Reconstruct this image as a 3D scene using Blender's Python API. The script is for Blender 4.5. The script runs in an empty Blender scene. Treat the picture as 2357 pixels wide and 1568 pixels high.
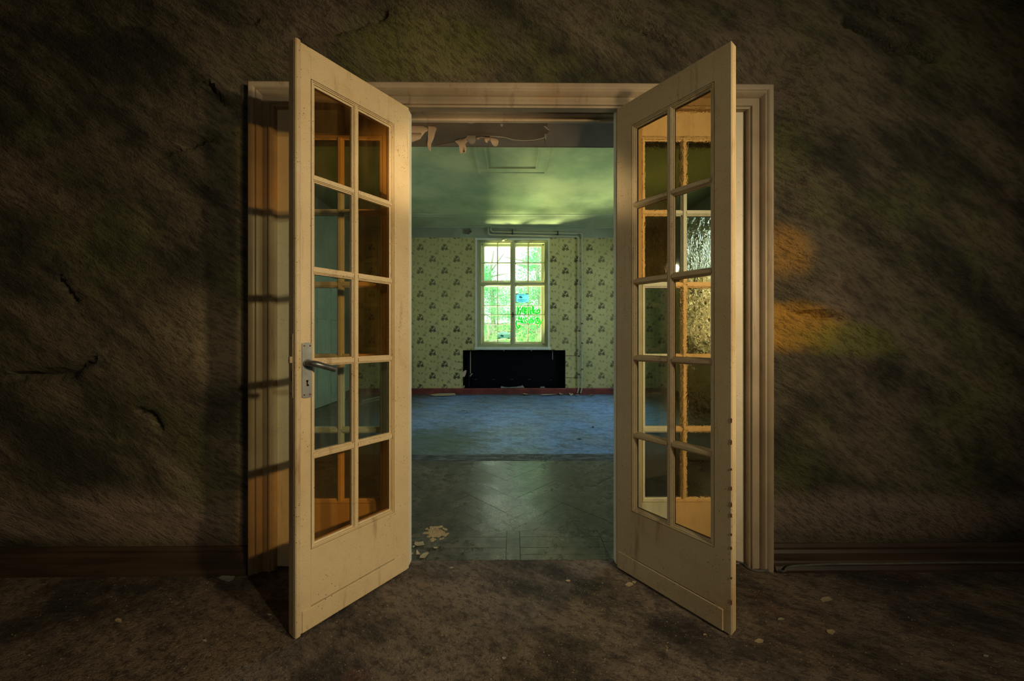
import bpy, bmesh, math, random
from mathutils import Vector, Matrix, noise as mnoise

# ------------------------------------------------------------------ scene, camera, world, lights
scn = bpy.context.scene
COL = scn.collection
FPX, IMW, IMH = 830.0, 2357.0, 1568.0
HCAM, HORY, CX = 1.106, 777.0, 1178.5
YAW = math.radians(0.5)
CXP = CX + FPX * math.tan(YAW)

cam_d = bpy.data.cameras.new('camera')
cam_d.sensor_width = 36.0
cam_d.lens = FPX / IMW * 36.0
cam_d.shift_x = (CX - CXP) / IMW
cam_d.shift_y = (HORY - IMH / 2) / IMW
cam_d.clip_start = 0.02
cam = bpy.data.objects.new('camera', cam_d)
COL.objects.link(cam)
cam.location = (0, 0, HCAM)
cam.rotation_euler = (math.radians(90), 0, -YAW)
scn.camera = cam

vs = scn.view_settings
vs.view_transform = 'Standard'
vs.look = 'None'
vs.exposure = 0.0
vs.gamma = 1.0
vs.use_curve_mapping = False
scn.cycles.max_bounces = 6
scn.cycles.diffuse_bounces = 3
scn.cycles.glossy_bounces = 2
scn.cycles.transmission_bounces = 6
scn.cycles.transparent_max_bounces = 16
scn.cycles.sample_clamp_indirect = 4.0
scn.cycles.adaptive_threshold = 0.04
scn.cycles.caustics_reflective = False
scn.cycles.caustics_refractive = False

world = bpy.data.worlds.new('sky')
scn.world = world
world.use_nodes = True
bgn = world.node_tree.nodes['Background']
bgn.inputs['Color'].default_value = (0.93, 1.0, 0.96, 1)
bgn.inputs['Strength'].default_value = 2.4


def light(name, kind, loc, target, energy, color, **kw):
    d = bpy.data.lights.new(name, kind)
    d.energy = energy
    d.color = color
    for k, v in kw.items():
        setattr(d, k, v)
    o = bpy.data.objects.new(name, d)
    COL.objects.link(o)
    o.location = loc
    o.rotation_euler = (Vector(target) - Vector(loc)).to_track_quat('-Z', 'Y').to_euler()
    return o


# sun outside, coming over the roof onto the garden behind the building
light('sun', 'SUN', (0, 0, 20), (0.35, 1.0, 19.1), 5.5, (1.0, 0.96, 0.80), angle=0.02)
# dark front room: a warm work lamp from the right, plus added unseen fill spots:
# wide for the wall, frontal from the left, narrow up to the peeling ceiling
light('warm_work_lamp', 'SPOT', (2.15, -0.35, 1.85), (-0.30, 1.60, 1.15), 190, (1.0, 0.74, 0.40),
      spot_size=math.radians(76), spot_blend=1.0, shadow_soft_size=0.06)
light('wall_fill_spot', 'SPOT', (2.10, -1.1, 2.0), (0.20, 1.72, 1.25), 120, (1.0, 0.84, 0.58),
      spot_size=math.radians(104), spot_blend=1.0, shadow_soft_size=0.04)  # added fill, spreads light over the stone wall
light('front_fill_spot', 'SPOT', (-0.75, -1.0, 1.75), (-0.10, 1.72, 1.15), 12, (1.0, 0.80, 0.52),
      spot_size=math.radians(105), spot_blend=1.0, shadow_soft_size=0.04)  # added weak frontal fill for the leaf edge and right leaf
fl = light('peel_fill_spot', 'SPOT', (0.32, -0.7, 0.3), (-0.25, 3.1, 2.75), 380, (1.0, 0.76, 0.46),
           spot_size=math.radians(28), spot_blend=0.6, shadow_soft_size=0.05)  # added and unseen, brightens the peeling vestibule ceiling
fl.scale = (1.0, 0.36, 1.0)      # squashed cone keeps the added beam wide and low
# daylight at the far room's right window: sky, garden; left pair is added fill
light('sky_window_right', 'AREA', (3.9, 4.9, 2.6), (0.0, 5.3, 0.0), 205, (0.50, 0.72, 1.0),
      shape='RECTANGLE', size=2.2, size_y=2.0)
light('garden_window_right', 'AREA', (3.9, 5.0, 0.55), (0.2, 5.4, 3.3), 22, (1.0, 0.96, 0.40),
      shape='RECTANGLE', size=2.2, size_y=1.4)
light('left_fill_sky', 'AREA', (-3.9, 4.4, 2.6), (0.0, 5.6, 0.0), 70, (0.60, 0.78, 1.0),
      shape='RECTANGLE', size=1.9, size_y=2.0)  # added fill through the invented left window
light('left_fill_garden', 'AREA', (-3.9, 4.3, 0.75), (0.9, 5.9, 3.25), 16, (1.0, 0.94, 0.42),
      shape='RECTANGLE', size=1.6, size_y=1.0)  # added upward fill through the same left window
# unseen area light added outside the far window to make the ceiling streak
light('ceiling_streak_light', 'AREA', (-1.35, 9.25, -0.40), (0.85, 5.8, 3.25), 820, (1.0, 0.93, 0.50),
      shape='RECTANGLE', size=1.5, size_y=0.8, spread=math.radians(110))

# ------------------------------------------------------------------ helpers
random.seed(7)


def ray(px, py):
    xc, zc = (px - CXP) / FPX, (HORY - py) / FPX
    return Vector((xc * math.cos(YAW) + math.sin(YAW), math.cos(YAW) - xc * math.sin(YAW), zc))


def PY(px, py, y):
    r = ray(px, py)
    t = y / r.y
    return Vector((r.x * t, y, HCAM + r.z * t))


def PZ(px, py, z=0.0):
    r = ray(px, py)
    t = (z - HCAM) / r.z
    return Vector((r.x * t, r.y * t, z))


def link(o, parent=None):
    COL.objects.link(o)
    if parent is not None:
        o.parent = parent
    return o


def empty(name, loc=(0, 0, 0), rz=0.0, parent=None):
    o = bpy.data.objects.new(name, None)
    o.location = loc
    o.rotation_euler = (0, 0, rz)
    o.empty_display_size = 0.1
    return link(o, parent)


def tag(o, label=None, cat=None, group=None, kind=None):
    if label:
        o['label'] = label
    if cat:
        o['category'] = cat
    if group:
        o['group'] = group
    if kind:
        o['kind'] = kind
    return o


class MB:
    """collects closed shapes and links them as one mesh object"""

    def __init__(s):
        s.v, s.f = [], []

    def add(s, vs_, fs):
        b = len(s.v)
        s.v += [tuple(p) for p in vs_]
        s.f += [tuple(i + b for i in f) for f in fs]
        return s

    def box(s, x0, x1, y0, y1, z0, z1, bev=0.0):
        if x0 > x1: x0, x1 = x1, x0
        if y0 > y1: y0, y1 = y1, y0
        if z0 > z1: z0, z1 = z1, z0
        if bev <= 0:
            return s.add([(x0, y0, z0), (x1, y0, z0), (x1, y1, z0), (x0, y1, z0),
                          (x0, y0, z1), (x1, y0, z1), (x1, y1, z1), (x0, y1, z1)],
                         [(3, 2, 1, 0), (4, 5, 6, 7), (0, 1, 5, 4), (1, 2, 6, 5), (2, 3, 7, 6), (3, 0, 4, 7)])
        bm = bmesh.new()
        bmesh.ops.create_cube(bm, size=1.0)
        for v in bm.verts:
            v.co = Vector(((x0 + x1) / 2 + v.co.x * (x1 - x0), (y0 + y1) / 2 + v.co.y * (y1 - y0),
                           (z0 + z1) / 2 + v.co.z * (z1 - z0)))
        bmesh.ops.bevel(bm, geom=list(bm.edges), offset=bev, segments=1, affect='EDGES', profile=0.5)
        bm.verts.index_update()
        s.add([v.co[:] for v in bm.verts], [[v.index for v in f.verts] for f in bm.faces])
        bm.free()
        return s

    def extrude(s, prof, a, b, axis):
        """closed 2-D profile swept straight along an axis ('x': prof=(y,z); 'z': prof=(x,y); 'y': prof=(x,z))"""
        n = len(prof)
        def pt(p, t):
            return {'x': (t, p[0], p[1]), 'z': (p[0], p[1], t), 'y': (p[0], t, p[1])}[axis]
        vv = [pt(p, a) for p in prof] + [pt(p, b) for p in prof]
        ff = [(i, (i + 1) % n, n + (i + 1) % n, n + i) for i in range(n)]
        ff += [tuple(range(n))[::-1], tuple(range(n, 2 * n))]
        return s.add(vv, ff)

    def ring(s, x0, x1, z0, z1, prof, closed=True):
        """mitred frame in the xz plane; prof = closed list of (inset, y); closed=False leaves the bottom side out"""
        n = len(prof)
        if closed:
            cs = [lambda i: (x0 + i, z0 + i), lambda i: (x1 - i, z0 + i), lambda i: (x1 - i, z1 - i), lambda i: (x0 + i, z1 - i)]
        else:
            cs = [lambda i: (x0 + i, z0), lambda i: (x0 + i, z1 - i), lambda i: (x1 - i, z1 - i), lambda i: (x1 - i, z0)]
        vv = []
        for c in cs:
            for (i, y) in prof:
                x, z = c(i)
                vv.append((x, y, z))
        ff = []
        m = 4 if closed else 3
        for k in range(m):
            a, b = k * n, ((k + 1) % 4) * n
            for i in range(n):
                j = (i + 1) % n
                ff.append((a + i, a + j, b + j, b + i))
        if not closed:
            ff += [tuple(range(n))[::-1], tuple(range(3 * n, 4 * n))]
        return s.add(vv, ff)

    def tube(s, pts, r, seg=8, rs=None):
        pts = [Vector(p) for p in pts]
        n = len(pts)
        up = Vector((0.12, 0.07, 1)).normalized()
        vv = []
        prev = None
        for i, p in enumerate(pts):
            t = (pts[min(i + 1, n - 1)] - pts[max(i - 1, 0)]).normalized()
            if prev is None:
                a = t.cross(up)
                if a.length < 0.1:
                    a = t.cross(Vector((1, 0, 0)))
            else:
                a = prev - t * prev.dot(t)
            a.normalize()
            prev = a
            b = t.cross(a)
            rr = rs[i] if rs else r
            for k in range(seg):
                w = 2 * math.pi * k / seg
                vv.append(p + (a * math.cos(w) + b * math.sin(w)) * rr)
        ff = []
        for i in range(n - 1):
            for k in range(seg):
                k2 = (k + 1) % seg
                ff.append((i * seg + k, i * seg + k2, (i + 1) * seg + k2, (i + 1) * seg + k))
        ff += [tuple(range(seg))[::-1], tuple(range((n - 1) * seg, n * seg))]
        return s.add(vv, ff)

    def plate(s, pts, thick, nrm):
        """flat polygon (3-D points) given a thickness along nrm"""
        n = len(pts)
        nv = Vector(nrm) * thick
        vv = [Vector(p) for p in pts] + [Vector(p) + nv for p in pts]
        ff = [tuple(range(n))[::-1], tuple(range(n, 2 * n))] + [(i, (i + 1) % n, n + (i + 1) % n, n + i) for i in range(n)]
        return s.add(vv, ff)

    def mapx(s, sx):
        if sx < 0:
            s.v = [(-x, y, z) for (x, y, z) in s.v]
        return s

    def build(s, name, mat, parent=None, smooth=False, recalc=True):
        me = bpy.data.meshes.new(name)
        me.from_pydata(s.v, [], s.f)
        if recalc:
            bm = bmesh.new()
            bm.from_mesh(me)
            bmesh.ops.recalc_face_normals(bm, faces=list(bm.faces))
            bm.to_mesh(me)
            bm.free()
        if smooth:
            me.polygons.foreach_set('use_smooth', [True] * len(me.polygons))
            try:
                me.set_sharp_from_angle(angle=math.radians(38))
            except Exception:
                pass
        me.materials.append(mat)
        me.update()
        return link(bpy.data.objects.new(name, me), parent)


def copy_tree(o, parent=None, mat=None):
    c = o.copy()
    COL.objects.link(c)
    c.parent = parent
    for ch in list(o.children):
        copy_tree(ch, c)
    return c


# ------------------------------------------------------------------ material helpers
class NT:
    def __init__(s, name):
        s.m = bpy.data.materials.new(name)
        s.m.use_nodes = True
        s.t = s.m.node_tree
        s.n = s.t.nodes
        s.l = s.t.links
        s.bsdf = s.n['Principled BSDF']
        s.out = s.n['Material Output']

    def node(s, kind, **kw):
        nd = s.n.new(kind)
        for k, v in kw.items():
            setattr(nd, k, v)
        return nd

    def set(s, sock, val):
        if isinstance(val, bpy.types.NodeSocket):
            s.l.new(val, sock)
        elif val is not None:
            if hasattr(sock, 'default_value'):
                try:
                    sock.default_value = val
                except Exception:
                    sock.default_value = tuple(val) + (1.0,)

    def coord(s, scale=(1, 1, 1), rot=(0, 0, 0), loc=(0, 0, 0), kind='Object'):
        tc = s.node('ShaderNodeTexCoord')
        v = tc.outputs[kind]
        if any(rot):
            mr = s.node('ShaderNodeMapping')
            mr.inputs['Rotation'].default_value = rot
            s.l.new(v, mr.inputs['Vector'])
            v = mr.outputs[0]
        mp = s.node('ShaderNodeMapping')
        mp.inputs['Scale'].default_value = scale
        mp.inputs['Location'].default_value = loc
        s.l.new(v, mp.inputs['Vector'])
        return mp.outputs[0]

    def noise(s, vec, scale, detail=6, rough=0.6, dist=0.0):
        nd = s.node('ShaderNodeTexNoise')
        s.set(nd.inputs['Vector'], vec)
        nd.inputs['Scale'].default_value = scale
        nd.inputs['Detail'].default_value = detail
        nd.inputs['Roughness'].default_value = rough
        nd.inputs['Distortion'].default_value = dist
        return nd.outputs['Fac']

    def voro(s, vec, scale, feature='F1'):
        nd = s.node('ShaderNodeTexVoronoi', feature=feature)
        s.set(nd.inputs['Vector'], vec)
        nd.inputs['Scale'].default_value = scale
        return nd.outputs['Distance']

    def ramp(s, fac, a, b, lo=0.0, hi=1.0):
        nd = s.node('ShaderNodeMapRange', interpolation_type='SMOOTHSTEP')
        s.set(nd.inputs['Value'], fac)
        nd.inputs['From Min'].default_value = a
        nd.inputs['From Max'].default_value = b
        nd.inputs['To Min'].default_value = lo
        nd.inputs['To Max'].default_value = hi
        return nd.outputs[0]

    def math(s, op, a, b=None, c=None):
        nd = s.node('ShaderNodeMath', operation=op)
        s.set(nd.inputs[0], a)
        if b is not None: s.set(nd.inputs[1], b)
        if c is not None: s.set(nd.inputs[2], c)
        return nd.outputs[0]

    def mix(s, fac, a, b, blend='MIX'):
        nd = s.node('ShaderNodeMix', data_type='RGBA', blend_type=blend)
        s.set(nd.inputs['Factor'], fac)
        s.set(nd.inputs['A'], a if isinstance(a, bpy.types.NodeSocket) else tuple(a) + (1.0,))
        s.set(nd.inputs['B'], b if isinstance(b, bpy.types.NodeSocket) else tuple(b) + (1.0,))
        return nd.outputs['Result']

    def bump(s, h, strength=0.3, dist=0.01):
        nd = s.node('ShaderNodeBump')
        nd.inputs['Strength'].default_value = strength
        nd.inputs['Distance'].default_value = dist
        s.set(nd.inputs['Height'], h)
        s.l.new(nd.outputs[0], s.bsdf.inputs['Normal'])
        return nd.outputs[0]

    def base(s, col, rough=0.6, spec=0.4, metal=0.0):
        s.set(s.bsdf.inputs['Base Color'], col if isinstance(col, bpy.types.NodeSocket) else tuple(col) + (1.0,))
        s.set(s.bsdf.inputs['Roughness'], rough)
        s.bsdf.inputs['Specular IOR Level'].default_value = spec
        s.bsdf.inputs['Metallic'].default_value = metal
        return s.m


def m_simple(name, c1, c2=None, scale=8.0, rough=0.6, spec=0.4, metal=0.0, bump=0.15, stretch=(1, 1, 1), lo=0.35, hi=0.65):
    t = NT(name)
    v = t.coord(scale=stretch)
    n = t.noise(v, scale, 4)
    c2 = c2 or tuple(x * 0.7 for x in c1)
    col = t.mix(t.ramp(n, lo, hi), c1, c2)
    if bump:
        t.bump(t.noise(v, scale * 6, 2), bump, 0.004)
    return t.base(col, rough, spec, metal)


def m_paint(name, c1, c2, stain=(0.20, 0.11, 0.045), speck=0.5, wear=0.5, rough=0.42):
    """old oil paint: uneven tone, brown stains, dark pin-holes and chips"""
    t = NT(name)
    v = t.coord()
    vz = t.coord(scale=(3.0, 3.0, 0.35))
    col = t.mix(t.ramp(t.noise(v, 2.2, 3, 0.6), 0.35, 0.68), c1, c2)
    col = t.mix(t.ramp(t.noise(v, 26, 2, 0.5), 0.45, 0.75, 0.0, 0.16), col, tuple(x * 0.6 for x in c1))
    st = t.math('MULTIPLY', t.ramp(t.noise(vz, 5.0, 4, 0.72), 0.56, 0.72), wear)
    col = t.mix(st, col, stain)
    sp = t.ramp(t.voro(v, 75), 0.10, 0.17, 1.0, 0.0)
    gate = t.ramp(t.noise(v, 7.0, 3), 0.46, 0.60)
    sp = t.math('MULTIPLY', t.math('MULTIPLY', sp, gate), speck)
    col = t.mix(sp, col, (0.05, 0.032, 0.02))
    sp2 = t.math('MULTIPLY', t.math('MULTIPLY', t.ramp(t.noise(v, 230, 1), 0.62, 0.72), t.ramp(t.noise(v, 11.0, 4), 0.42, 0.6)), 0.7 * speck)
    col = t.mix(sp2, col, (0.16, 0.10, 0.05))
    col = t.mix(t.ramp(t.noise(v, 420, 2, 0.6), 0.35, 0.65, 0.0, 0.20), col, tuple(x * 0.45 for x in c1))
    bl = t.math('MULTIPLY', t.ramp(t.noise(v, 3.6, 4, 0.74), 0.54, 0.70), 0.55 * wear + 0.05)
    col = t.mix(bl, col, (0.46, 0.27, 0.11))
    ch = t.math('MULTIPLY', t.ramp(t.noise(vz, 14, 4, 0.8), 0.66, 0.70), speck)
    col = t.mix(ch, col, (0.10, 0.065, 0.035))
    h = t.math('ADD', t.math('MULTIPLY', t.noise(v, 60, 2), 0.5), 0.0)
    t.bump(h, 0.22, 0.0025)
    return t.base(col, rough, 0.35)


def m_glass(name, tint, dirt=0.06, dirtcol=(0.30, 0.27, 0.2), rough=0.03, gloss=1.0, wavy=0.0):
    t = NT(name)
    t.n.remove(t.bsdf)
    v = t.coord()
    nrm = None
    if wavy > 0:
        b = t.node('ShaderNodeBump')
        b.inputs['Strength'].default_value = wavy
        b.inputs['Distance'].default_value = 0.02
        hv = t.coord(scale=(1.0, 1.0, 0.55))
        t.set(b.inputs['Height'], t.noise(hv, 38, 3, 0.55, 1.2))
        nrm = b.outputs[0]
        tr = t.node('ShaderNodeBsdfRefraction')
        tr.inputs['Color'].default_value = tuple([math.sqrt(q) for q in tint]) + (1,)
        tr.inputs['Roughness'].default_value = 0.03
        tr.inputs['IOR'].default_value = 1.35
        t.l.new(nrm, tr.inputs['Normal'])
    else:
        tr = t.node('ShaderNodeBsdfTransparent')
        tr.inputs['Color'].default_value = tuple([math.sqrt(q) for q in tint]) + (1,)
    gl = t.node('ShaderNodeBsdfGlossy')
    gl.inputs['Roughness'].default_value = rough
    gl.inputs['Color'].default_value = (0.9, 0.9, 0.9, 1)
    if nrm:
        t.l.new(nrm, gl.inputs['Normal'])
    fr = t.node('ShaderNodeLayerWeight')
    fr.inputs['Blend'].default_value = 0.5
    if nrm:
        t.l.new(nrm, fr.inputs['Normal'])
    m1 = t.node('ShaderNodeMixShader')
    t.l.new(t.math('MULTIPLY_ADD', t.math('POWER', fr.outputs['Facing'], 5.0), 0.5 * gloss, 0.035 * gloss), m1.inputs[0])
    t.l.new(tr.outputs[0], m1.inputs[1])
    t.l.new(gl.outputs[0], m1.inputs[2])
    df = t.node('ShaderNodeBsdfDiffuse')
    df.inputs['Color'].default_value = tuple(dirtcol) + (1,)
    m2 = t.node('ShaderNodeMixShader')
    d = t.math('ADD', t.ramp(t.noise(t.coord(scale=(3, 3, 0.6)), 6, 6, 0.7), 0.4, 0.75, dirt * 0.3, dirt * 1.6), 0.0)
    sp = t.ramp(t.noise(v, 160, 2), 0.68, 0.74, 0.0, dirt * 2)
    t.l.new(t.math('ADD', d, sp), m2.inputs[0])
    t.l.new(m1.outputs[0], m2.inputs[1])
    t.l.new(df.outputs[0], m2.inputs[2])
    t.l.new(m2.outputs[0], t.out.inputs[0])
    return t.m


def m_rock():
    t = NT('rock_wall')
    a = math.radians(36)
    v0 = t.coord()
    vs1 = t.coord(scale=(1.0, 1.0, 3.4), rot=(0, -a, 0))
    vs2 = t.coord(scale=(7.0, 7.0, 24.0), rot=(0, -a, 0))
    n1 = t.noise(vs1, 1.3, 5, 0.66)
    n2 = t.noise(v0, 1.7, 4, 0.62)
    n3 = t.noise(vs2, 2.6, 5, 0.74)
    n4 = t.noise(v0, 0.9, 4, 0.6)
    n5 = t.noise(t.coord(loc=(5, 3, 8)), 1.1, 4, 0.6)
    col = t.mix(t.ramp(n1, 0.36, 0.64), (0.045, 0.043, 0.031), (0.183, 0.152, 0.099))
    col = t.mix(t.ramp(n2, 0.50, 0.68, 0, 0.75), col, (0.154, 0.160, 0.057))
    col = t.mix(t.ramp(n5, 0.54, 0.70, 0, 0.7), col, (0.249, 0.183, 0.140))
    col = t.mix(t.ramp(n4, 0.50, 0.66, 0, 0.82), col, (0.024, 0.025, 0.022))
    # ochre patches on the stone just right of the door, pale plaster remains above the baseboards
    sep = t.node('ShaderNodeSeparateXYZ')
    t.l.new(v0, sep.inputs[0])
    X, Z = sep.outputs['X'], sep.outputs['Z']
    def blob(cx, cz, rx, rz, amt, c, col):
        dx = t.math('DIVIDE', t.math('SUBTRACT', X, cx), rx)
        dz = t.math('DIVIDE', t.math('SUBTRACT', Z, cz), rz)
        d = t.math('SQRT', t.math('ADD', t.math('MULTIPLY', dx, dx), t.math('MULTIPLY', dz, dz)))
        d = t.math('ADD', d, t.math('MULTIPLY', t.math('SUBTRACT', n1, 0.5), 2.0))
        return t.mix(t.ramp(d, 0.35, 1.1, amt, 0.0), col, c)
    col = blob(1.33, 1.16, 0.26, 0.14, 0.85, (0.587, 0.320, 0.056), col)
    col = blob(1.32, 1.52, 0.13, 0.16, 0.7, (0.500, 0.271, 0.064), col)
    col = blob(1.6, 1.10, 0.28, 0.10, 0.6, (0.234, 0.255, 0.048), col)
    col = blob(-1.62, 0.25, 0.75, 0.16, 0.9, (0.34, 0.26, 0.20), col)
    col = blob(-2.45, 0.27, 0.5, 0.18, 0.8, (0.30, 0.235, 0.185), col)
    col = blob(1.75, 0.25, 0.9, 0.15, 0.8, (0.28, 0.215, 0.17), col)
    col = blob(-1.45, 1.10, 0.35, 0.26, 0.6, (0.279, 0.223, 0.136), col)
    col = blob(-0.45, 2.48, 0.45, 0.22, 0.55, (0.234, 0.239, 0.071), col)
    col = t.mix(t.ramp(n3, 0.40, 0.54, 0.45, 0.0), col, (0.018, 0.019, 0.017))
    col = t.mix(t.ramp(n3, 0.60, 0.76, 0.0, 0.25), col, (0.353, 0.303, 0.208))
    h = t.math('ADD', t.math('MULTIPLY', n3, 1.0), t.math('MULTIPLY', t.noise(v0, 90, 2, 0.7), 0.35))
    t.bump(h, 0.9, 0.022)
    return t.base(col, 0.85, 0.2)


def m_floor_front():
    t = NT('dirty_screed')
    v0 = t.coord()
    vs1 = t.coord(scale=(1.0, 1.7, 1.0), rot=(0, 0, math.radians(28)))
    n1 = t.noise(vs1, 1.7, 6, 0.74)
    n2 = t.noise(v0, 2.3, 5, 0.67)
    n3 = t.noise(vs1, 22, 5, 0.82)
    col = t.mix(t.ramp(n1, 0.36, 0.62), (0.051, 0.044, 0.036), (0.230, 0.178, 0.133))
    col = t.mix(t.ramp(n2, 0.54, 0.68, 0, 0.8), col, (0.029, 0.025, 0.022))
    col = t.mix(t.ramp(t.noise(v0, 3.1, 5), 0.58, 0.7, 0, 0.35), col, (0.187, 0.060, 0.048))
    col = t.mix(t.ramp(n3, 0.40, 0.52, 0.6, 0.0), col, (0.024, 0.020, 0.019))
    col = t.mix(t.ramp(n3, 0.60, 0.76, 0.0, 0.5), col, (0.374, 0.306, 0.238))
    sp = t.math('MULTIPLY', t.ramp(t.voro(v0, 90), 0.08, 0.16, 1.0, 0.0), t.ramp(n2, 0.42, 0.55))
    col = t.mix(t.math('MULTIPLY', sp, 0.6), col, (0.442, 0.374, 0.255))
    h = t.math('ADD', n3, t.math('MULTIPLY', t.noise(v0, 70, 2, 0.7), 0.4))
    t.bump(h, 1.0, 0.016)
    return t.base(col, 0.8, 0.25)


def m_parquet():
    t = NT('worn_parquet')
    info = t.node('ShaderNodeObjectInfo')
    v = t.coord(scale=(1, 9, 1))
    v0 = t.coord(kind='Generated')
    g = t.node('ShaderNodeNewGeometry')
    n1 = t.noise(g.outputs['Position'], 2.4, 8, 0.68, 0.4)
    n2 = t.noise(v, 12, 7, 0.7)
    n3 = t.noise(g.outputs['Position'], 15, 5, 0.84)
    col = t.mix(info.outputs['Random'], (0.085, 0.080, 0.070), (0.12, 0.112, 0.095))
    col = t.mix(t.ramp(n1, 0.42, 0.62, 0, 0.7), col, (0.035, 0.033, 0.028))
    col = t.mix(t.ramp(n2, 0.45, 0.7, 0, 0.4), col, (0.19, 0.175, 0.14))
    col = t.mix(t.ramp(n3, 0.40, 0.55, 0.8, 0.0), col, (0.022, 0.021, 0.019))
    col = t.mix(t.ramp(n3, 0.58, 0.74, 0.0, 0.6), col, (0.24, 0.235, 0.20))
    t.bump(t.math('ADD', n2, n3), 0.14, 0.002)
    return t.base(col, t.ramp(n1, 0.35, 0.7, 0.24, 0.38), 0.75)


def m_lino():
    t = NT('blue_grey_floor')
    g = t.node('ShaderNodeNewGeometry')
    P = g.outputs['Position']
    vs1 = t.coord(scale=(1.0, 2.0, 1.0), rot=(0, 0, math.radians(15)))
    n1 = t.noise(P, 1.1, 7, 0.62, 0.3)
    n2 = t.noise(vs1, 4.0, 5, 0.76)
    n3 = t.noise(vs1, 17, 5, 0.84)
    col = t.mix(t.ramp(n1, 0.40, 0.62), (0.18, 0.33, 0.58), (0.20, 0.29, 0.36))
    col = t.mix(t.ramp(n2, 0.34, 0.56, 0.7, 0.0), col, (0.085, 0.10, 0.10))
    col = t.mix(t.ramp(n3, 0.38, 0.55, 0.85, 0.0), col, (0.035, 0.045, 0.05))
    col = t.mix(t.ramp(n3, 0.6, 0.8, 0.0, 0.5), col, (0.56, 0.64, 0.70))
    # dark olive patch on the left, in front
    sp_ = t.node('ShaderNodeSeparateXYZ')
    t.l.new(P, sp_.inputs[0])
    ax = t.math('DIVIDE', t.math('ADD', sp_.outputs['X'], 0.85), 0.75)
    ay = t.math('DIVIDE', t.math('SUBTRACT', sp_.outputs['Y'], 3.85), 0.75)
    dd = t.math('ADD', t.math('SQRT', t.math('ADD', t.math('MULTIPLY', ax, ax), t.math('MULTIPLY', ay, ay))), t.math('MULTIPLY', t.math('SUBTRACT', n2, 0.5), 1.6))
    col = t.mix(t.ramp(dd, 0.35, 1.15, 0.78, 0.0), col, (0.075, 0.095, 0.04))
    # brown dirt trodden along the far skirting; shade at the sides painted in below
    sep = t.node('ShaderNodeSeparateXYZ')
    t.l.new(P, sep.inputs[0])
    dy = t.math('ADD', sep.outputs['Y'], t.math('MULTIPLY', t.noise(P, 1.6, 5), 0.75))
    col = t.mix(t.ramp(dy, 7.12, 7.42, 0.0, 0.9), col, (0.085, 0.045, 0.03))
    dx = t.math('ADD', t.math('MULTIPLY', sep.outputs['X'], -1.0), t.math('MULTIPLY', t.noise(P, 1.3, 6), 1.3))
    col = t.mix(t.ramp(dx, 1.6, 2.7, 0.0, 0.92), col, (0.060, 0.055, 0.042))  # left floor painted dark, imitating shade beside the lit patch
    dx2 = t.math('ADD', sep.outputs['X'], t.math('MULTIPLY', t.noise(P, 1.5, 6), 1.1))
    col = t.mix(t.ramp(dx2, 2.4, 3.2, 0.0, 0.9), col, (0.070, 0.058, 0.042))  # same painted shade towards the right wall
    t.bump(t.math('ADD', n2, n3), 0.4, 0.008)
    return t.base(col, t.ramp(n2, 0.3, 0.7, 0.50, 0.30), 0.5)


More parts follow.
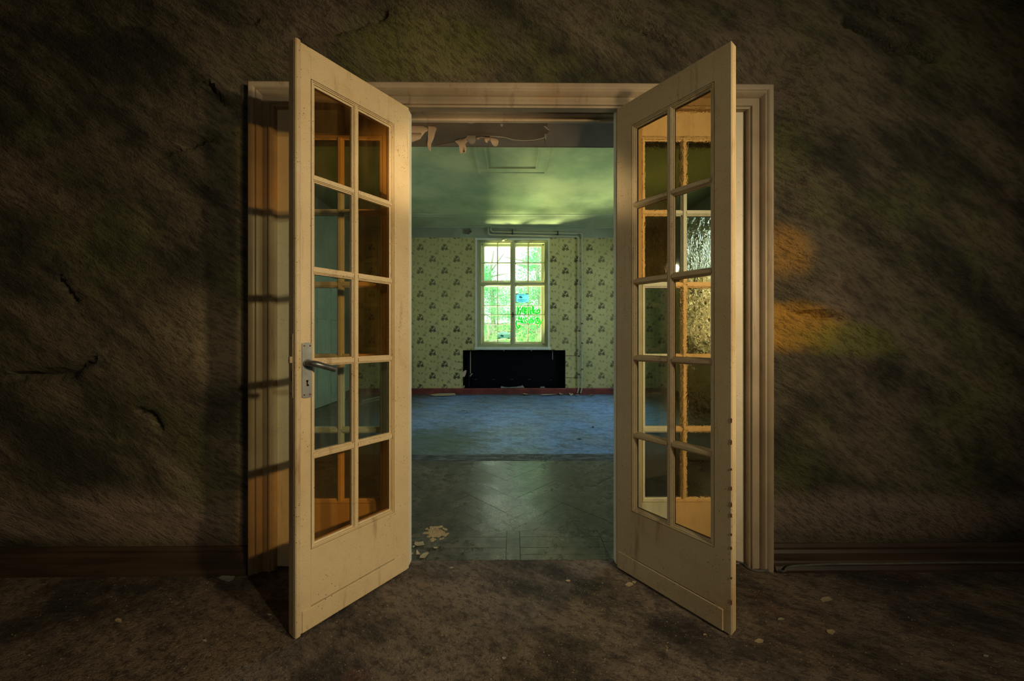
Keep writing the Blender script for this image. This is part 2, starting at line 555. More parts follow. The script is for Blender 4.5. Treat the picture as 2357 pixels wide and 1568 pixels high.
def m_wallpaper():
    t = NT('floral_wallpaper')
    tc = t.node('ShaderNodeTexCoord')
    sep = t.node('ShaderNodeSeparateXYZ')
    t.l.new(tc.outputs['Object'], sep.inputs[0])
    W, H = 0.2365, 0.2285
    ox, oz = WP_ORG
    nz = t.node('ShaderNodeTexNoise')
    nz.inputs['Scale'].default_value = 26.0
    xs = t.math('DIVIDE', t.math('SUBTRACT', sep.outputs['X'], ox), W)
    zs = t.math('DIVIDE', t.math('SUBTRACT', sep.outputs['Z'], oz), H)
    u = t.math('MULTIPLY', t.math('ADD', xs, zs), 0.5)
    w = t.math('MULTIPLY', t.math('SUBTRACT', xs, zs), 0.5)
    u = t.math('SUBTRACT', t.math('FRACT', t.math('ADD', u, 0.5)), 0.5)
    w = t.math('SUBTRACT', t.math('FRACT', t.math('ADD', w, 0.5)), 0.5)
    lx = t.math('MULTIPLY', t.math('ADD', u, w), W)
    lz = t.math('MULTIPLY', t.math('SUBTRACT', u, w), H)
    cmb = t.node('ShaderNodeCombineXYZ')
    t.l.new(lx, cmb.inputs[0])
    t.l.new(lz, cmb.inputs[2])
    t.l.new(cmb.outputs[0], nz.inputs['Vector'])
    # small wobble of the print outlines, the same in every repeat
    off = t.node('ShaderNodeVectorMath', operation='MULTIPLY_ADD')
    t.l.new(nz.outputs['Color'], off.inputs[0])
    off.inputs[1].default_value = (0.026, 0.0, 0.026)
    t.l.new(cmb.outputs[0], off.inputs[2])
    p = off.outputs[0]
    k = 0.00868 / 10.0
    D = [(0, -58, 26), (-12, -30, 18), (-44, 22, 30), (42, 16, 27), (-8, 18, 15), (66, 34, 15), (-64, 40, 13), (-30, 54, 14),
         (26, 48, 10), (60, -22, 11), (-58, -28, 11), (34, -66, 9), (-26, -78, 9), (52, -44, 7), (-40, -6, 10)]
    S = [(92, -168, 12), (96, -145, 22), (80, -130, 13), (118, -126, 12), (64, -128, 9), (140, -104, 8),
         (-50, -172, 16), (-34, -182, 10), (-66, -186, 9), (-48, -150, 9),
         (-27, 190, 17), (-40, 176, 8), (-12, 206, 9), (38, 196, 12), (52, 186, 8),
         (128, 40, 9), (140, 66, 13), (122, 84, 10), (112, 112, 11), (136, 100, 8), (118, 140, 9), (104, 60, 7),
         (-150, 70, 11), (-162, 52, 8), (-140, 92, 8), (-178, 30, 7), (-110, -60, 7), (-150, -40, 9), (-136, -20, 7),
         (170, -20, 9), (186, 2, 7), (150, 6, 6)]
    def spots(lst):
        acc = None
        for (a, b, r) in lst:
            vd = t.node('ShaderNodeVectorMath', operation='DISTANCE')
            t.l.new(p, vd.inputs[0])
            vd.inputs[1].default_value = (a * k + 0.013, 0.0, -b * k + 0.013)
            q = t.math('DIVIDE', vd.outputs['Value'], r * k * 1.28)
            acc = q if acc is None else t.math('MINIMUM', acc, q)
        return acc
    inside = t.ramp(nz.outputs['Fac'], 0.0, 1.0)
    fine = t.noise(cmb.outputs[0], 95, 2, 0.5)
    d1 = t.math('ADD', spots(D), t.math('MULTIPLY', t.math('SUBTRACT', fine, 0.5), 1.1))
    d2 = t.math('ADD', spots(S), t.math('MULTIPLY', t.math('SUBTRACT', fine, 0.5), 1.3))
    v0 = t.coord()
    age = t.noise(v0, 1.3, 6, 0.6)
    col = t.mix(t.ramp(age, 0.38, 0.66), (0.53, 0.455, 0.19), (0.45, 0.395, 0.16))
    fadez = t.ramp(t.noise(v0, 0.9, 4), 0.4, 0.65, 0.75, 1.0)
    col = t.mix(t.math('MULTIPLY', t.ramp(d2, 0.55, 1.25, 0.72, 0.0), fadez), col, (0.17, 0.13, 0.055))
    col = t.mix(t.math('MULTIPLY', t.ramp(d1, 0.6, 1.2, 0.95, 0.0), fadez), col, (0.060, 0.046, 0.026))
    col = t.mix(t.ramp(t.noise(t.coord(scale=(1, 1, 0.4)), 4, 7, 0.7), 0.60, 0.75, 0, 0.5), col, (0.30, 0.23, 0.12))
    t.bump(t.noise(v0, 40, 4), 0.12, 0.004)
    return t.base(col, 0.8, 0.2)


YW = 1.735           # face of the front wall
YB = 7.06            # face of the far wall
XS = 3.05            # side walls
ZC = 3.25            # ceilings
ZF = 3.29            # far-room ceiling
ZV = 2.91            # lower vestibule ceiling
WP_ORG = (PY(967.5, 570.5, YB).x, PY(967.5, 570.5, YB).z)

M = {}
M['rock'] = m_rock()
M['screed'] = m_floor_front()
M['parquet'] = m_parquet()
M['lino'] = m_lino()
M['paper'] = m_wallpaper()
M['door'] = m_paint('cream_door_paint', (0.72, 0.58, 0.345), (0.64, 0.49, 0.275), speck=1.0, wear=0.5)
M['panel'] = m_paint('cream_panel_paint', (0.80, 0.73, 0.55), (0.74, 0.65, 0.46), speck=0.6, wear=0.25)
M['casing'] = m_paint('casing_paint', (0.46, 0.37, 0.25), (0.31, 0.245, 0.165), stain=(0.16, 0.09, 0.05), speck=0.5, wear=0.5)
M['edge'] = m_paint('worn_edge_paint', (0.66, 0.54, 0.34), (0.50, 0.38, 0.22), stain=(0.22, 0.09, 0.03), speck=1.0, wear=0.9)
M['baseboard'] = m_simple('dark_stained_wood', (0.065, 0.042, 0.026), (0.030, 0.020, 0.014), 5, 0.5, 0.4, stretch=(0.3, 1, 3))
M['redboard'] = m_simple('oxblood_skirting_paint', (0.22, 0.045, 0.032), (0.12, 0.028, 0.02), 4, 0.55, 0.4)
M['ceil'] = m_simple('green_distemper', (0.38, 0.43, 0.23), (0.22, 0.29, 0.16), 1.1, 0.85, 0.2, bump=0.08)
M['cornice'] = m_simple('cornice_plaster', (0.40, 0.46, 0.28), (0.30, 0.35, 0.21), 1.6, 0.8, 0.2, bump=0.08)
M['frieze'] = m_simple('frieze_plaster', (0.34, 0.36, 0.24), (0.26, 0.27, 0.18), 1.8, 0.8, 0.2)
M['vceil'] = m_simple('bare_brown_plaster', (0.15, 0.105, 0.065), (0.10, 0.072, 0.048), 2.2, 0.85, 0.2)
M['vpaint'] = m_simple('brown_ceiling_paint', (0.19, 0.14, 0.105), (0.15, 0.11, 0.085), 1.6, 0.7, 0.3)
M['peel'] = m_simple('peeled_paint', (0.62, 0.46, 0.30), (0.52, 0.38, 0.25), 5, 0.6, 0.3)
M['peelgrey'] = m_simple('grey_peeled_paint', (0.26, 0.22, 0.18), (0.20, 0.17, 0.14), 5, 0.6, 0.3)
M['plaster'] = m_simple('grey_green_plaster', (0.46, 0.46, 0.34), (0.38, 0.38, 0.27), 1.6, 0.8, 0.2)
M['dark'] = m_simple('dark_wall', (0.05, 0.045, 0.035), (0.03, 0.028, 0.022), 2, 0.85, 0.2)
M['soot'] = m_simple('black_paint', (0.0025, 0.0028, 0.004), (0.0015, 0.0018, 0.003), 4, 0.5, 0.12, bump=0.05)
M['winpaint'] = m_paint('window_paint', (0.46, 0.45, 0.25), (0.38, 0.38, 0.20), stain=(0.30, 0.24, 0.10), speck=0.5, wear=0.4)
M['outpaint'] = m_paint('outer_window_paint', (0.72, 0.74, 0.62), (0.66, 0.66, 0.5), stain=(0.5, 0.4, 0.15), speck=0.3, wear=0.4)
M['pipe'] = m_paint('pipe_paint', (0.52, 0.50, 0.34), (0.42, 0.40, 0.27), speck=0.4, wear=0.3)
M['iron'] = m_simple('dark_iron', (0.04, 0.04, 0.035), (0.02, 0.02, 0.018), 20, 0.5, 0.5, 0.3)
M['steel'] = m_simple('dull_steel', (0.30, 0.33, 0.33), (0.22, 0.245, 0.25), 14, 0.42, 0.5, 0.75, bump=0.06)
M['steel_dark'] = m_simple('dark_steel', (0.16, 0.175, 0.18), (0.11, 0.12, 0.125), 18, 0.38, 0.5, 0.7, bump=0.06)
M['rust'] = m_simple('rust', (0.22, 0.075, 0.025), (0.10, 0.04, 0.02), 40, 0.8, 0.2)
M['black'] = m_simple('keyhole_black', (0.03, 0.008, 0.006), (0.02, 0.006, 0.005), 20, 0.8, 0.1, bump=0)
M['cable'] = m_simple('grey_cable', (0.13, 0.13, 0.12), (0.09, 0.09, 0.08), 20, 0.5, 0.4)
M['flake'] = m_simple('pale_flake', (0.42, 0.34, 0.20), (0.34, 0.27, 0.16), 10, 0.7, 0.3)
M['flakegrey'] = m_simple('grey_flake', (0.34, 0.34, 0.27), (0.26, 0.26, 0.2), 10, 0.7, 0.3)
M['clear'] = m_glass('clear_dusty_glass', (0.72, 0.78, 0.68), dirt=0.05, dirtcol=(0.30, 0.34, 0.27))
M['amber'] = m_glass('amber_glass', (0.86, 0.58, 0.26), dirt=0.05, dirtcol=(0.34, 0.22, 0.08))
M['amberwavy'] = m_glass('rippled_amber_glass', (0.86, 0.60, 0.28), dirt=0.05, dirtcol=(0.34, 0.22, 0.08), wavy=0.045)
M['darkpane'] = m_glass('darkened_glass', (0.34, 0.33, 0.26), dirt=0.10, dirtcol=(0.16, 0.13, 0.08))  # darkened to imitate the dim vestibule behind the panes
M['clearfix'] = m_glass('clear_side_glass', (0.72, 0.80, 0.72), dirt=0.07, dirtcol=(0.22, 0.25, 0.19))
M['wavy'] = m_glass('wavy_glass', (0.80, 0.76, 0.58), dirt=0.07, dirtcol=(0.30, 0.25, 0.14), wavy=0.35)
M['winglass'] = m_glass('window_glass', (0.93, 0.98, 0.94), dirt=0.03, dirtcol=(0.5, 0.55, 0.45))
M['hazyglass'] = m_glass('hazy_outer_glass', (0.92, 0.99, 0.95), dirt=0.18, dirtcol=(0.75, 0.85, 0.8))  # whitish film imitates the overexposed glow from outdoors
M['bark'] = m_simple('bark', (0.42, 0.40, 0.34), (0.30, 0.28, 0.24), 12, 0.9, 0.1)


def m_leaf(name, c):
    t = NT(name)
    info = t.node('ShaderNodeNewGeometry')
    col = t.mix(t.ramp(t.noise(info.outputs['Position'], 2.2, 3), 0.35, 0.65), c, tuple(min(1, x * 1.5 + 0.02) for x in c))
    t.base(col, 0.5, 0.3)
    tr = t.node('ShaderNodeBsdfTranslucent')
    t.l.new(col, tr.inputs[0])
    mx = t.node('ShaderNodeMixShader')
    mx.inputs[0].default_value = 0.5
    t.l.new(t.bsdf.outputs[0], mx.inputs[1])
    t.l.new(tr.outputs[0], mx.inputs[2])
    t.l.new(mx.outputs[0], t.out.inputs[0])
    return t.m


def m_film(name, c, through, opaque=0.4):
    """thin film on glass: daylight shines through it coloured, partly scattered"""
    t = NT(name)
    t.base(c, 0.6, 0.2)
    tl = t.node('ShaderNodeBsdfTranslucent')
    tl.inputs[0].default_value = tuple(c) + (1,)
    m0 = t.node('ShaderNodeMixShader')
    m0.inputs[0].default_value = 0.7
    t.l.new(t.bsdf.outputs[0], m0.inputs[1])
    t.l.new(tl.outputs[0], m0.inputs[2])
    tr = t.node('ShaderNodeBsdfTransparent')
    tr.inputs[0].default_value = tuple(through) + (1,)
    mx = t.node('ShaderNodeMixShader')
    t.set(mx.inputs[0], t.ramp(t.noise(t.coord(), 30, 4), 0.35, 0.65, opaque * 0.85, opaque * 1.1))
    t.l.new(tr.outputs[0], mx.inputs[1])
    t.l.new(m0.outputs[0], mx.inputs[2])
    t.l.new(mx.outputs[0], t.out.inputs[0])
    return t.m


M['leaf'] = m_leaf('green_leaf', (0.18, 0.55, 0.27))
M['leaf2'] = m_leaf('yellow_green_leaf', (0.40, 0.66, 0.28))
M['grass'] = m_leaf('grass', (0.20, 0.50, 0.14))
M['spray'] = m_film('green_spray_paint', (0.0, 0.50, 0.006), (0.0, 0.50, 0.0), 0.55)
M['bluepaper'] = m_film('blue_notice_paper', (0.30, 0.62, 0.85), (0.40, 0.72, 0.95), 0.75)
M['palepaper'] = m_film('pale_notice_paper', (0.60, 0.80, 0.84), (0.65, 0.88, 0.92), 0.55)
M['tape'] = m_film('brown_tape', (0.4, 0.33, 0.12), (0.6, 0.6, 0.4), 0.4)
M['ink'] = m_film('print_ink', (0.06, 0.25, 0.35), (0.3, 0.7, 0.85), 0.3)

# ------------------------------------------------------------------ the rooms
# casing outline of the doorway
CXO, CZO = 1.235, 2.305      # outer casing
JX, JZ = 1.133, 2.207        # clear jamb


CRACKS = [
    ([(55, 865), (110, 862), (190, 858), (215, 838), (242, 828)], 0.016, 0.05),
    ([(446, 188), (485, 200), (510, 235), (535, 262), (552, 276)], 0.014, 0.05),
    ([(385, 366), (430, 361), (470, 345), (512, 325)], 0.011, 0.04),
    ([(1928, 74), (1990, 100), (2030, 122), (2080, 126), (2122, 145)], 0.022, 0.06),
    ([(300, 62), (390, 70), (480, 60), (600, 66)], 0.014, 0.04),
    ([(1782, 708), (1830, 724), (1905, 736)], 0.014, 0.05),
    ([(1960, 28), (2010, 45), (2062, 66)], 0.012, 0.035),
    ([(160, 638), (185, 672), (200, 700)], 0.010, 0.03),
    ([(345, 940), (372, 950), (385, 985)], 0.010, 0.03),
    ([(1400, 60), (1500, 110), (1555, 150)], 0.012, 0.03),
    ([(690, 95), (780, 88), (890, 50)], 0.014, 0.04),
]
CR3 = [([(PY(a, b, YW).x, PY(a, b, YW).z) for a, b in pl], w, d) for pl, w, d in CRACKS]


def seg_d(px_, pz_, a, b):
    ax, az = a
    bx, bz = b
    dx, dz = bx - ax, bz - az
    t = max(0, min(1, ((px_ - ax) * dx + (pz_ - az) * dz) / (dx * dx + dz * dz)))
    return math.hypot(px_ - ax - t * dx, pz_ - az - t * dz)


def rock_depth(x, z):
    """how far the stone stands proud of the wall plane"""
    a = math.radians(36)
    u = x * math.cos(a) - z * math.sin(a)
    w = x * math.sin(a) + z * math.cos(a)
    h = mnoise.fractal(Vector((u * 0.9, 3.1, w * 2.6)), 1.0, 2.1, 5) * 0.5
    h += (1 - abs(mnoise.noise(Vector((u * 1.7 + 9, 7.7, w * 3.4))))) * 0.35
    h += mnoise.fractal(Vector((u * 5, 1.3, w * 15)), 0.9, 2.2, 3) * 0.14
    h = 0.060 * (h + 0.35)
    for pl, wd, dp in CR3:
        dmin = 9
        for i in range(len(pl) - 1):
            dmin = min(dmin, seg_d(x, z, pl[i], pl[i + 1]))
        if dmin < 4 * wd:
            n = mnoise.noise(Vector((x * 14, 0, z * 14))) * 0.5 * wd
            h -= dp * math.exp(-((dmin + n) / wd) ** 2)
    ex = max(abs(x) - CXO, z - CZO)
    f1 = max(0.0, min(1.0, (ex - 0.0) / 0.22)) if True else 1
    f2 = max(0.0, min(1.0, (z - 0.10) / 0.2))
    f = f1 * f1 * (3 - 2 * f1) * f2
    return max(0.0, h + 0.02) * f if h > -0.02 else max(-0.03, h + 0.02) * f


def lin(a, b, step):
    n = max(1, round((b - a) / step))
    return [a + (b - a) * i / n for i in range(n)]


gx = lin(-XS, -1.19, 0.018) + lin(-1.19, 1.19, 0.018) + lin(1.19, XS, 0.018) + [XS]
gz = lin(0, 2.26, 0.018) + lin(2.26, ZC, 0.018) + [ZC]
mb = MB()
idx = {}
for j, z in enumerate(gz):
    for i, x in enumerate(gx):
        inside = abs(x) < 1.185 and z < 2.255
        if not inside:
            idx[(i, j)] = len(mb.v)
            mb.v.append((x, YW - rock_depth(x, z), z))
for j in range(len(gz) - 1):
    for i in range(len(gx) - 1):
        q = [(i, j), (i + 1, j), (i + 1, j + 1), (i, j + 1)]
        if all(k in idx for k in q) and not (abs((gx[i] + gx[i + 1]) / 2) < 1.19 and (gz[j] + gz[j + 1]) / 2 < 2.26):
            mb.f.append(tuple(idx[k] for k in q))
# back face of the wall, flush behind (vestibule side)
YV = 1.832
for (x0, x1, z0, z1) in ((-XS, -1.19, 0, ZC), (1.19, XS, 0, ZC), (-1.19, 1.19, 2.26, ZC)):
    b = len(mb.v)
    mb.v += [(x0, YV, z0), (x1, YV, z0), (x1, YV, z1), (x0, YV, z1)]
    mb.f.append((b + 3, b + 2, b + 1, b))
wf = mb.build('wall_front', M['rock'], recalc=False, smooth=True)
tag(wf, 'rough dark brown stone wall around the glazed double door', kind='structure')

def panel(name, boxes, mat, label=None, kind='structure', parent=None):
    m = MB()
    for b in boxes:
        m.box(*b)
    o = m.build(name, mat, parent)
    return tag(o, label, kind=kind if parent is None else None)

T = 0.12
panel('floor', [(-XS, XS, -2.6, 1.79, -0.1, 0.0)], M['screed'], 'dark dirty screed floor in front of the doors')
panel('wall_left', [(-XS - T, -XS, -2.6, 1.78, 0, ZC)], M['dark'], 'dark side wall of the front room, left')
panel('wall_right', [(XS, XS + T, -2.6, 1.78, 0, ZC)], M['dark'], 'dark side wall of the front room, right')
panel('wall_rear', [(-XS - T, XS + T, -2.6 - T, -2.6, 0, ZC)], M['dark'], 'dark wall of the front room behind the viewer')
panel('ceiling', [(-XS - T, XS + T, -2.6 - T, 1.83, ZC, ZC + 0.1)], M['dark'], 'dark ceiling of the front room')

# vestibule (parquet) and far room
YS = 3.42
fp = panel('floor_parquet', [(-XS, XS, 1.79, 3.24, -0.1, -0.012)], m_simple('joint_dirt', (0.03, 0.027, 0.022)), 'grimy parquet floor just beyond the doors')
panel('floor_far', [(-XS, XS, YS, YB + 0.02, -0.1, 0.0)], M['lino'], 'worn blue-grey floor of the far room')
LY0, LY1 = 3.62, 5.28  # opening of the left window, added to even out the far-room light
panel('wall_left', [(-XS - 0.3, -XS, 1.78, LY0, 0, ZF), (-XS - 0.3, -XS, LY1, YB + 0.4, 0, ZF),
                    (-XS - 0.3, -XS, LY0, LY1, 0, 0.95), (-XS - 0.3, -XS, LY0, LY1, 2.75, ZF)], M['plaster'], 'pale green-grey left wall of the far room')
WY0, WY1, WZ0, WZ1 = 4.05, 5.95, 0.95, 2.75
panel('wall_right', [(XS, XS + 0.3, 1.78, WY0, 0, ZF), (XS, XS + 0.3, WY1, YB + 0.4, 0, ZF),
                     (XS, XS + 0.3, WY0, WY1, 0, WZ0), (XS, XS + 0.3, WY0, WY1, WZ1, ZF)], M['plaster'],
      'pale plaster right wall of the far room with a window')
panel('ceiling_far', [(-XS - 0.3, XS + 0.3, YS, YB + 0.4, ZF, ZF + 0.1)], M['ceil'], 'green distempered ceiling of the far room')
# beam / lowered vestibule ceiling
panel('ceiling_vestibule', [(-XS, XS, YV, YS, ZV, ZF + 0.1)], M['vceil'], 'brown vestibule ceiling with peeling paint')

# dark threshold strip between vestibule and far room
tag(MB().box(-XS, XS, 3.24, YS, -0.1, 0.0).build('floor_threshold', m_simple('threshold_board', (0.12, 0.13, 0.13), (0.028, 0.028, 0.026), 9, 0.6, 0.4, stretch=(0.8, 2.5, 1), lo=0.40, hi=0.56)),
    'dark threshold board across the floor', kind='structure')

# parquet: border boards parallel to the doors, a cross block in the middle, herringbone beyond
def block(x0, x1, y0, y1, z=0.0, ang=0.0, name='parquet_block', cache={}):
    cx, cy = (x0 + x1) / 2, (y0 + y1) / 2
    L, W_ = x1 - x0, y1 - y0
    key = (round(L, 3), round(W_, 3))
    if key not in cache:
        o = MB().box(-L / 2, L / 2, -W_ / 2, W_ / 2, -0.012, 0.0).build(name, M['parquet'], fp)
        cache[key] = o
    else:
        o = cache[key].copy()
        COL.objects.link(o)
        o.parent = fp
    o.location = (cx, cy, z + random.uniform(-0.0012, 0.0008))
    o.rotation_euler = (random.uniform(-0.002, 0.002), random.uniform(-0.001, 0.001), ang)
    return o

ys = [1.792, 1.836, 1.897, 1.949, 2.000, 2.063]
xs_seams = [-1.9, -1.35, -0.88, -0.43, -0.030, None, 0.042, 0.49, 0.96, 1.45, 1.95]
for r in range(5):
    for a, b in ((-1.9, -1.35), (-1.35, -0.88), (-0.88, -0.43), (-0.43, -0.030), (0.042, 0.49), (0.49, 0.96), (0.96, 1.45), (1.45, 1.95)):
        block(a + 0.001, b - 0.001, ys[r] + 0.001, ys[r + 1] - 0.001)
block(-0.030 + 0.001, 0.042 - 0.001, 1.793, 2.062)
# herringbone of 0.45 x 0.09 blocks, cut off straight at both ends of the field
Lb, Wb = 0.45, 0.09
s2 = math.sqrt(0.5)
def clip(poly, ymin, ymax):
    for (lim, sg) in ((ymin, 1), (ymax, -1)):
        out = []
        for i, p in enumerate(poly):
            q = poly[(i + 1) % len(poly)]
            dp, dq = sg * (p[1] - lim), sg * (q[1] - lim)
            if dp >= 0:
                out.append(p)
            if (dp > 0 > dq) or (dp < 0 < dq):
                t = dp / (dp - dq)
                out.append((p[0] + (q[0] - p[0]) * t, p[1] + (q[1] - p[1]) * t))
        poly = out
        if len(poly) < 3:
            return []
    return poly
hb = None
for k in range(-40, 41):
    for m_ in range(-12, 13):
        for sgn in (0, 1):
            if sgn == 0:
                cx, cy, hx, hy = k * Wb + Lb / 2, k * Wb + Wb / 2, Lb / 2, Wb / 2
            else:
                cx, cy, hx, hy = k * Wb + Lb + Wb / 2, k * Wb + Wb - Lb / 2 + 0.0, Wb / 2, Lb / 2
            cx, cy = cx + m_ * Lb, cy - m_ * Lb
            cx, cy = cx, cy
            g_ = 0.0008
            rect = [(cx - hx + g_, cy - hy + g_), (cx + hx - g_, cy - hy + g_), (cx + hx - g_, cy + hy - g_), (cx - hx + g_, cy + hy - g_)]
            rect = [((a_ - b_) * s2 + 0.02, (a_ + b_) * s2 + 2.6) for a_, b_ in rect]
            X, Y = (cx - cy) * s2 + 0.02, (cx + cy) * s2 + 2.6
            if abs(X) > 1.55:
                continue
            pc = clip(rect, 2.065, 3.239)
            if not pc:
                continue
            if len(pc) == 4 and min(p[1] for p in rect) > 2.065 and max(p[1] for p in rect) < 3.239:
                if hb is None:
                    hb = MB().box(-Lb / 2 + g_, Lb / 2 - g_, -Wb / 2 + g_, Wb / 2 - g_, -0.012, 0.0).build('herringbone_block', M['parquet'], fp)
                    o = hb
                else:
                    o = hb.copy()
                    COL.objects.link(o)
                    o.parent = fp
                o.location = (X, Y, -0.0008 + random.uniform(-0.0012, 0.0006))
                o.rotation_euler = (0, 0, math.radians(45) + (0 if sgn == 0 else math.pi / 2))
            else:
                ar = abs(sum(pc[i][0] * pc[(i + 1) % len(pc)][1] - pc[(i + 1) % len(pc)][0] * pc[i][1] for i in range(len(pc)))) / 2
                if ar < 2e-4:
                    continue
                z_ = -0.0008 + random.uniform(-0.0012, 0.0006)
                MB().plate([(p[0] - X, p[1] - Y, 0) for p in pc], 0.012, (0, 0, -1)).build('herringbone_block', M['parquet'], fp).location = (X, Y, z_)

# ------------------------------------------------------------------ far wall with window and radiator niche
wl, wr = PY(1097.6, 600, YB).x, PY(1261.8, 600, YB).x
wz0, wz1 = PY(1178, 800, YB).z, PY(1178, 549, YB).z
nl, nr = PY(1066, 850, YB).x, PY(1301, 850, YB).x
nz0, nz1 = PY(1178, 893.5, YB).z, PY(1178, 806.5, YB).z
zpap = PY(1178, 547.5, YB).z
zbb = PY(1178, 893.5, YB).z
YO = YB + 0.42
bxs = [(-XS, wl, YB, YO, 0, ZF), (wr, XS, YB, YO, 0, ZF), (wl, wr, YB, YO, wz1, ZF)]
# left/right of the niche and the strip between niche and window
wbk = MB()
wbk.box(-XS, nl, YB, YO, 0, nz1).box(nr, XS, YB, YO, 0, nz1)
wbk.box(nl, nr, YB, YO, 0, nz0)
wbk.box(-XS, wl, YB, YO, nz1, wz0).box(wr, XS, YB, YO, nz1, wz0).box(wl, wr, YB, YO, nz1, wz0)
wbk.box(-XS, wl, YB, YO, wz0, zpap).box(wr, XS, YB, YO, wz0, zpap)
wb = wbk.build('wall_back', M['paper'])
tag(wb, 'far wall with faded floral wallpaper around a window', kind='structure')
MB().box(-XS, XS, YB + 0.001, YO, zpap, ZF).box(wl, wr, YB + 0.001, YO, wz1, zpap).build('frieze', M['frieze'], wb)
# radiator niche lining, painted black
MB().box(nl - 0.002, nr + 0.002, YB + 0.16, YB + 0.20, nz0 - 0.002, nz1 + 0.002) \
    .box(nl - 0.002, nl + 0.004, YB - 0.003, YB + 0.18, nz0, nz1).box(nr - 0.004, nr + 0.002, YB - 0.003, YB + 0.18, nz0, nz1) \
    .box(nl, nr, YB - 0.003, YB + 0.18, nz1 - 0.004, nz1 + 0.002).box(nl, nr, YB - 0.003, YB + 0.18, nz0 - 0.002, nz0 + 0.003) \
    .build('radiator_niche', M['soot'], wb)
# bits left in and around the niche: pipe stubs, brackets, torn paper
def nichebit(name, pts, mat, y=YB - 0.006, th=0.004):
    return MB().plate([PY(a, b, y) for a, b in pts], th, (0, 1, 0)).build(name, mat, wb)
nichebit('torn_wallpaper', [(1066, 856), (1071, 852), (1074, 853), (1072, 862), (1069, 868), (1064, 867), (1063, 861)], M['peel'])
nichebit('torn_wallpaper', [(1066, 889), (1070, 887), (1069, 893), (1066, 893)], M['flake'])
nichebit('torn_wallpaper', [(1152, 893), (1154, 889), (1160, 891), (1170, 892), (1184, 891), (1198, 889), (1203, 887), (1207, 893)], M['flakegrey'])
nichebit('torn_wallpaper', [(1242, 893), (1246, 890), (1254, 890), (1254, 893)], M['flakegrey'])
nichebit('torn_wallpaper', [(1081, 865), (1085, 860), (1089, 860), (1085, 864), (1083, 868)], M['flake'], y=YB + 0.1)
MB().tube([PY(1083, 808, YB + 0.09), PY(1083, 860, YB + 0.09)], 0.008).build('pipe_stub', M['pipe'], wb, smooth=True)
MB().tube([PY(1272, 808, YB + 0.09), PY(1272, 828, YB + 0.09)], 0.006).build('pipe_stub', M['pipe'], wb, smooth=True)
MB().tube([PY(1079.5, 820, YB + 0.12), PY(1079.5, 894, YB + 0.12)], 0.006).build('pipe_stub', M['iron'], wb, smooth=True)
for (px, py) in ((1093, 873), (1135, 873), (1177, 873), (1218, 873), (1266, 874)):
    MB().tube([PY(px - 4, py, YB + 0.14), PY(px, py + 1.2, YB + 0.10), PY(px + 4, py, YB + 0.14)], 0.009, 6).build('wall_bracket', M['iron'], wb, smooth=True)
for pts in ([(1053, 834), (1066, 833)], [(1050, 852), (1065, 850)], [(1302, 819), (1331, 819)], [(1302, 869.5), (1331, 870)]):
    MB().tube([PY(a, b, YB - 0.001) for a, b in pts], 0.005, 5).build('wallpaper_tear', M['redboard'] if False else M['rust'], wb)
# old conduit, left, running up the wallpaper
cnd = MB().tube([PY(946, 802, YB - 0.025), PY(946, 893, YB - 0.025)], 0.020, 8).tube([PY(946, 848, YB - 0.025), PY(946, 852, YB - 0.025)], 0.027, 8) \
    .build('standing_pipe', M['pipe'], smooth=True)
tag(cnd, 'short brown pipe standing by the wallpaper beside the left door edge', 'pipe')
# smoke-stained junction box left by the cut-off band
tag(MB().plate([PY(a, b, YB - 0.012) for a, b in ((1066, 527), (1081, 526), (1086, 533), (1079, 539), (1067, 538))], 0.02, (0, 1, 0)).build('junction_hole', m_simple('dirty_hole', (0.20, 0.18, 0.10), (0.09, 0.08, 0.05), 12), wb))

# red skirting, in boards with seams
for i, (a, b) in enumerate(((-XS, nl - 0.01), (nl - 0.006, PY(1122, 900, YB).x), (PY(1122.5, 900, YB).x, nr + 0.02), (nr + 0.024, XS))):
    dz = (0, -0.004, -0.002, 0)[i]
    o = MB().extrude([(YB, 0), (YB - 0.022, 0), (YB - 0.022, zbb - 0.018 + dz), (YB - 0.010, zbb + dz), (YB, zbb + dz)], a, b, 'x').build('baseboard_back', M['redboard'])
    tag(o, ('dark red skirting board under the wallpaper, left of the black niche', 'short scuffed red skirting board under the niche, left piece',
            'dark red skirting board under the niche, right piece', 'dark red skirting board below the two heating pipes')[i], kind='structure')

# cornice of the far room: two flat beads on the ceiling, a cove, a bead on the wall
cor = [(YB, 3.14), (YB - 0.035, 3.145), (YB - 0.04, 3.17), (YB - 0.10, 3.185), (YB - 0.25, 3.215), (YB - 0.48, 3.23), (YB - 0.50, 3.222), (YB - 0.56, 3.222),
       (YB - 0.57, 3.236), (YB - 0.64, 3.236), (YB - 0.65, 3.226), (YB - 0.68, 3.226), (YB - 0.69, ZC), (YB, ZC)]
cor = [(a_, ZF if b_ == ZC else 3.247 + (b_ - 3.14) * 0.40) for a_, b_ in cor]
tag(MB().extrude(cor, -XS, XS, 'x').build('trim_1', M['cornice']), 'moulded plaster cornice along the far ceiling', kind='structure')
# stucco frame on the far ceiling
so = MB().ring(-0.445, 0.452, 3.75, 4.78, [(0, 0), (0, 0.014), (0.02, 0.014), (0.03, 0.006), (0.12, 0.006), (0.13, 0.016), (0.15, 0.016), (0.15, 0)])
so.v = [(x, z, ZF - y) for (x, y, z) in so.v]
tag(so.build('trim_2', M['ceil']), 'rectangular raised stucco frame on the green ceiling', kind='structure')

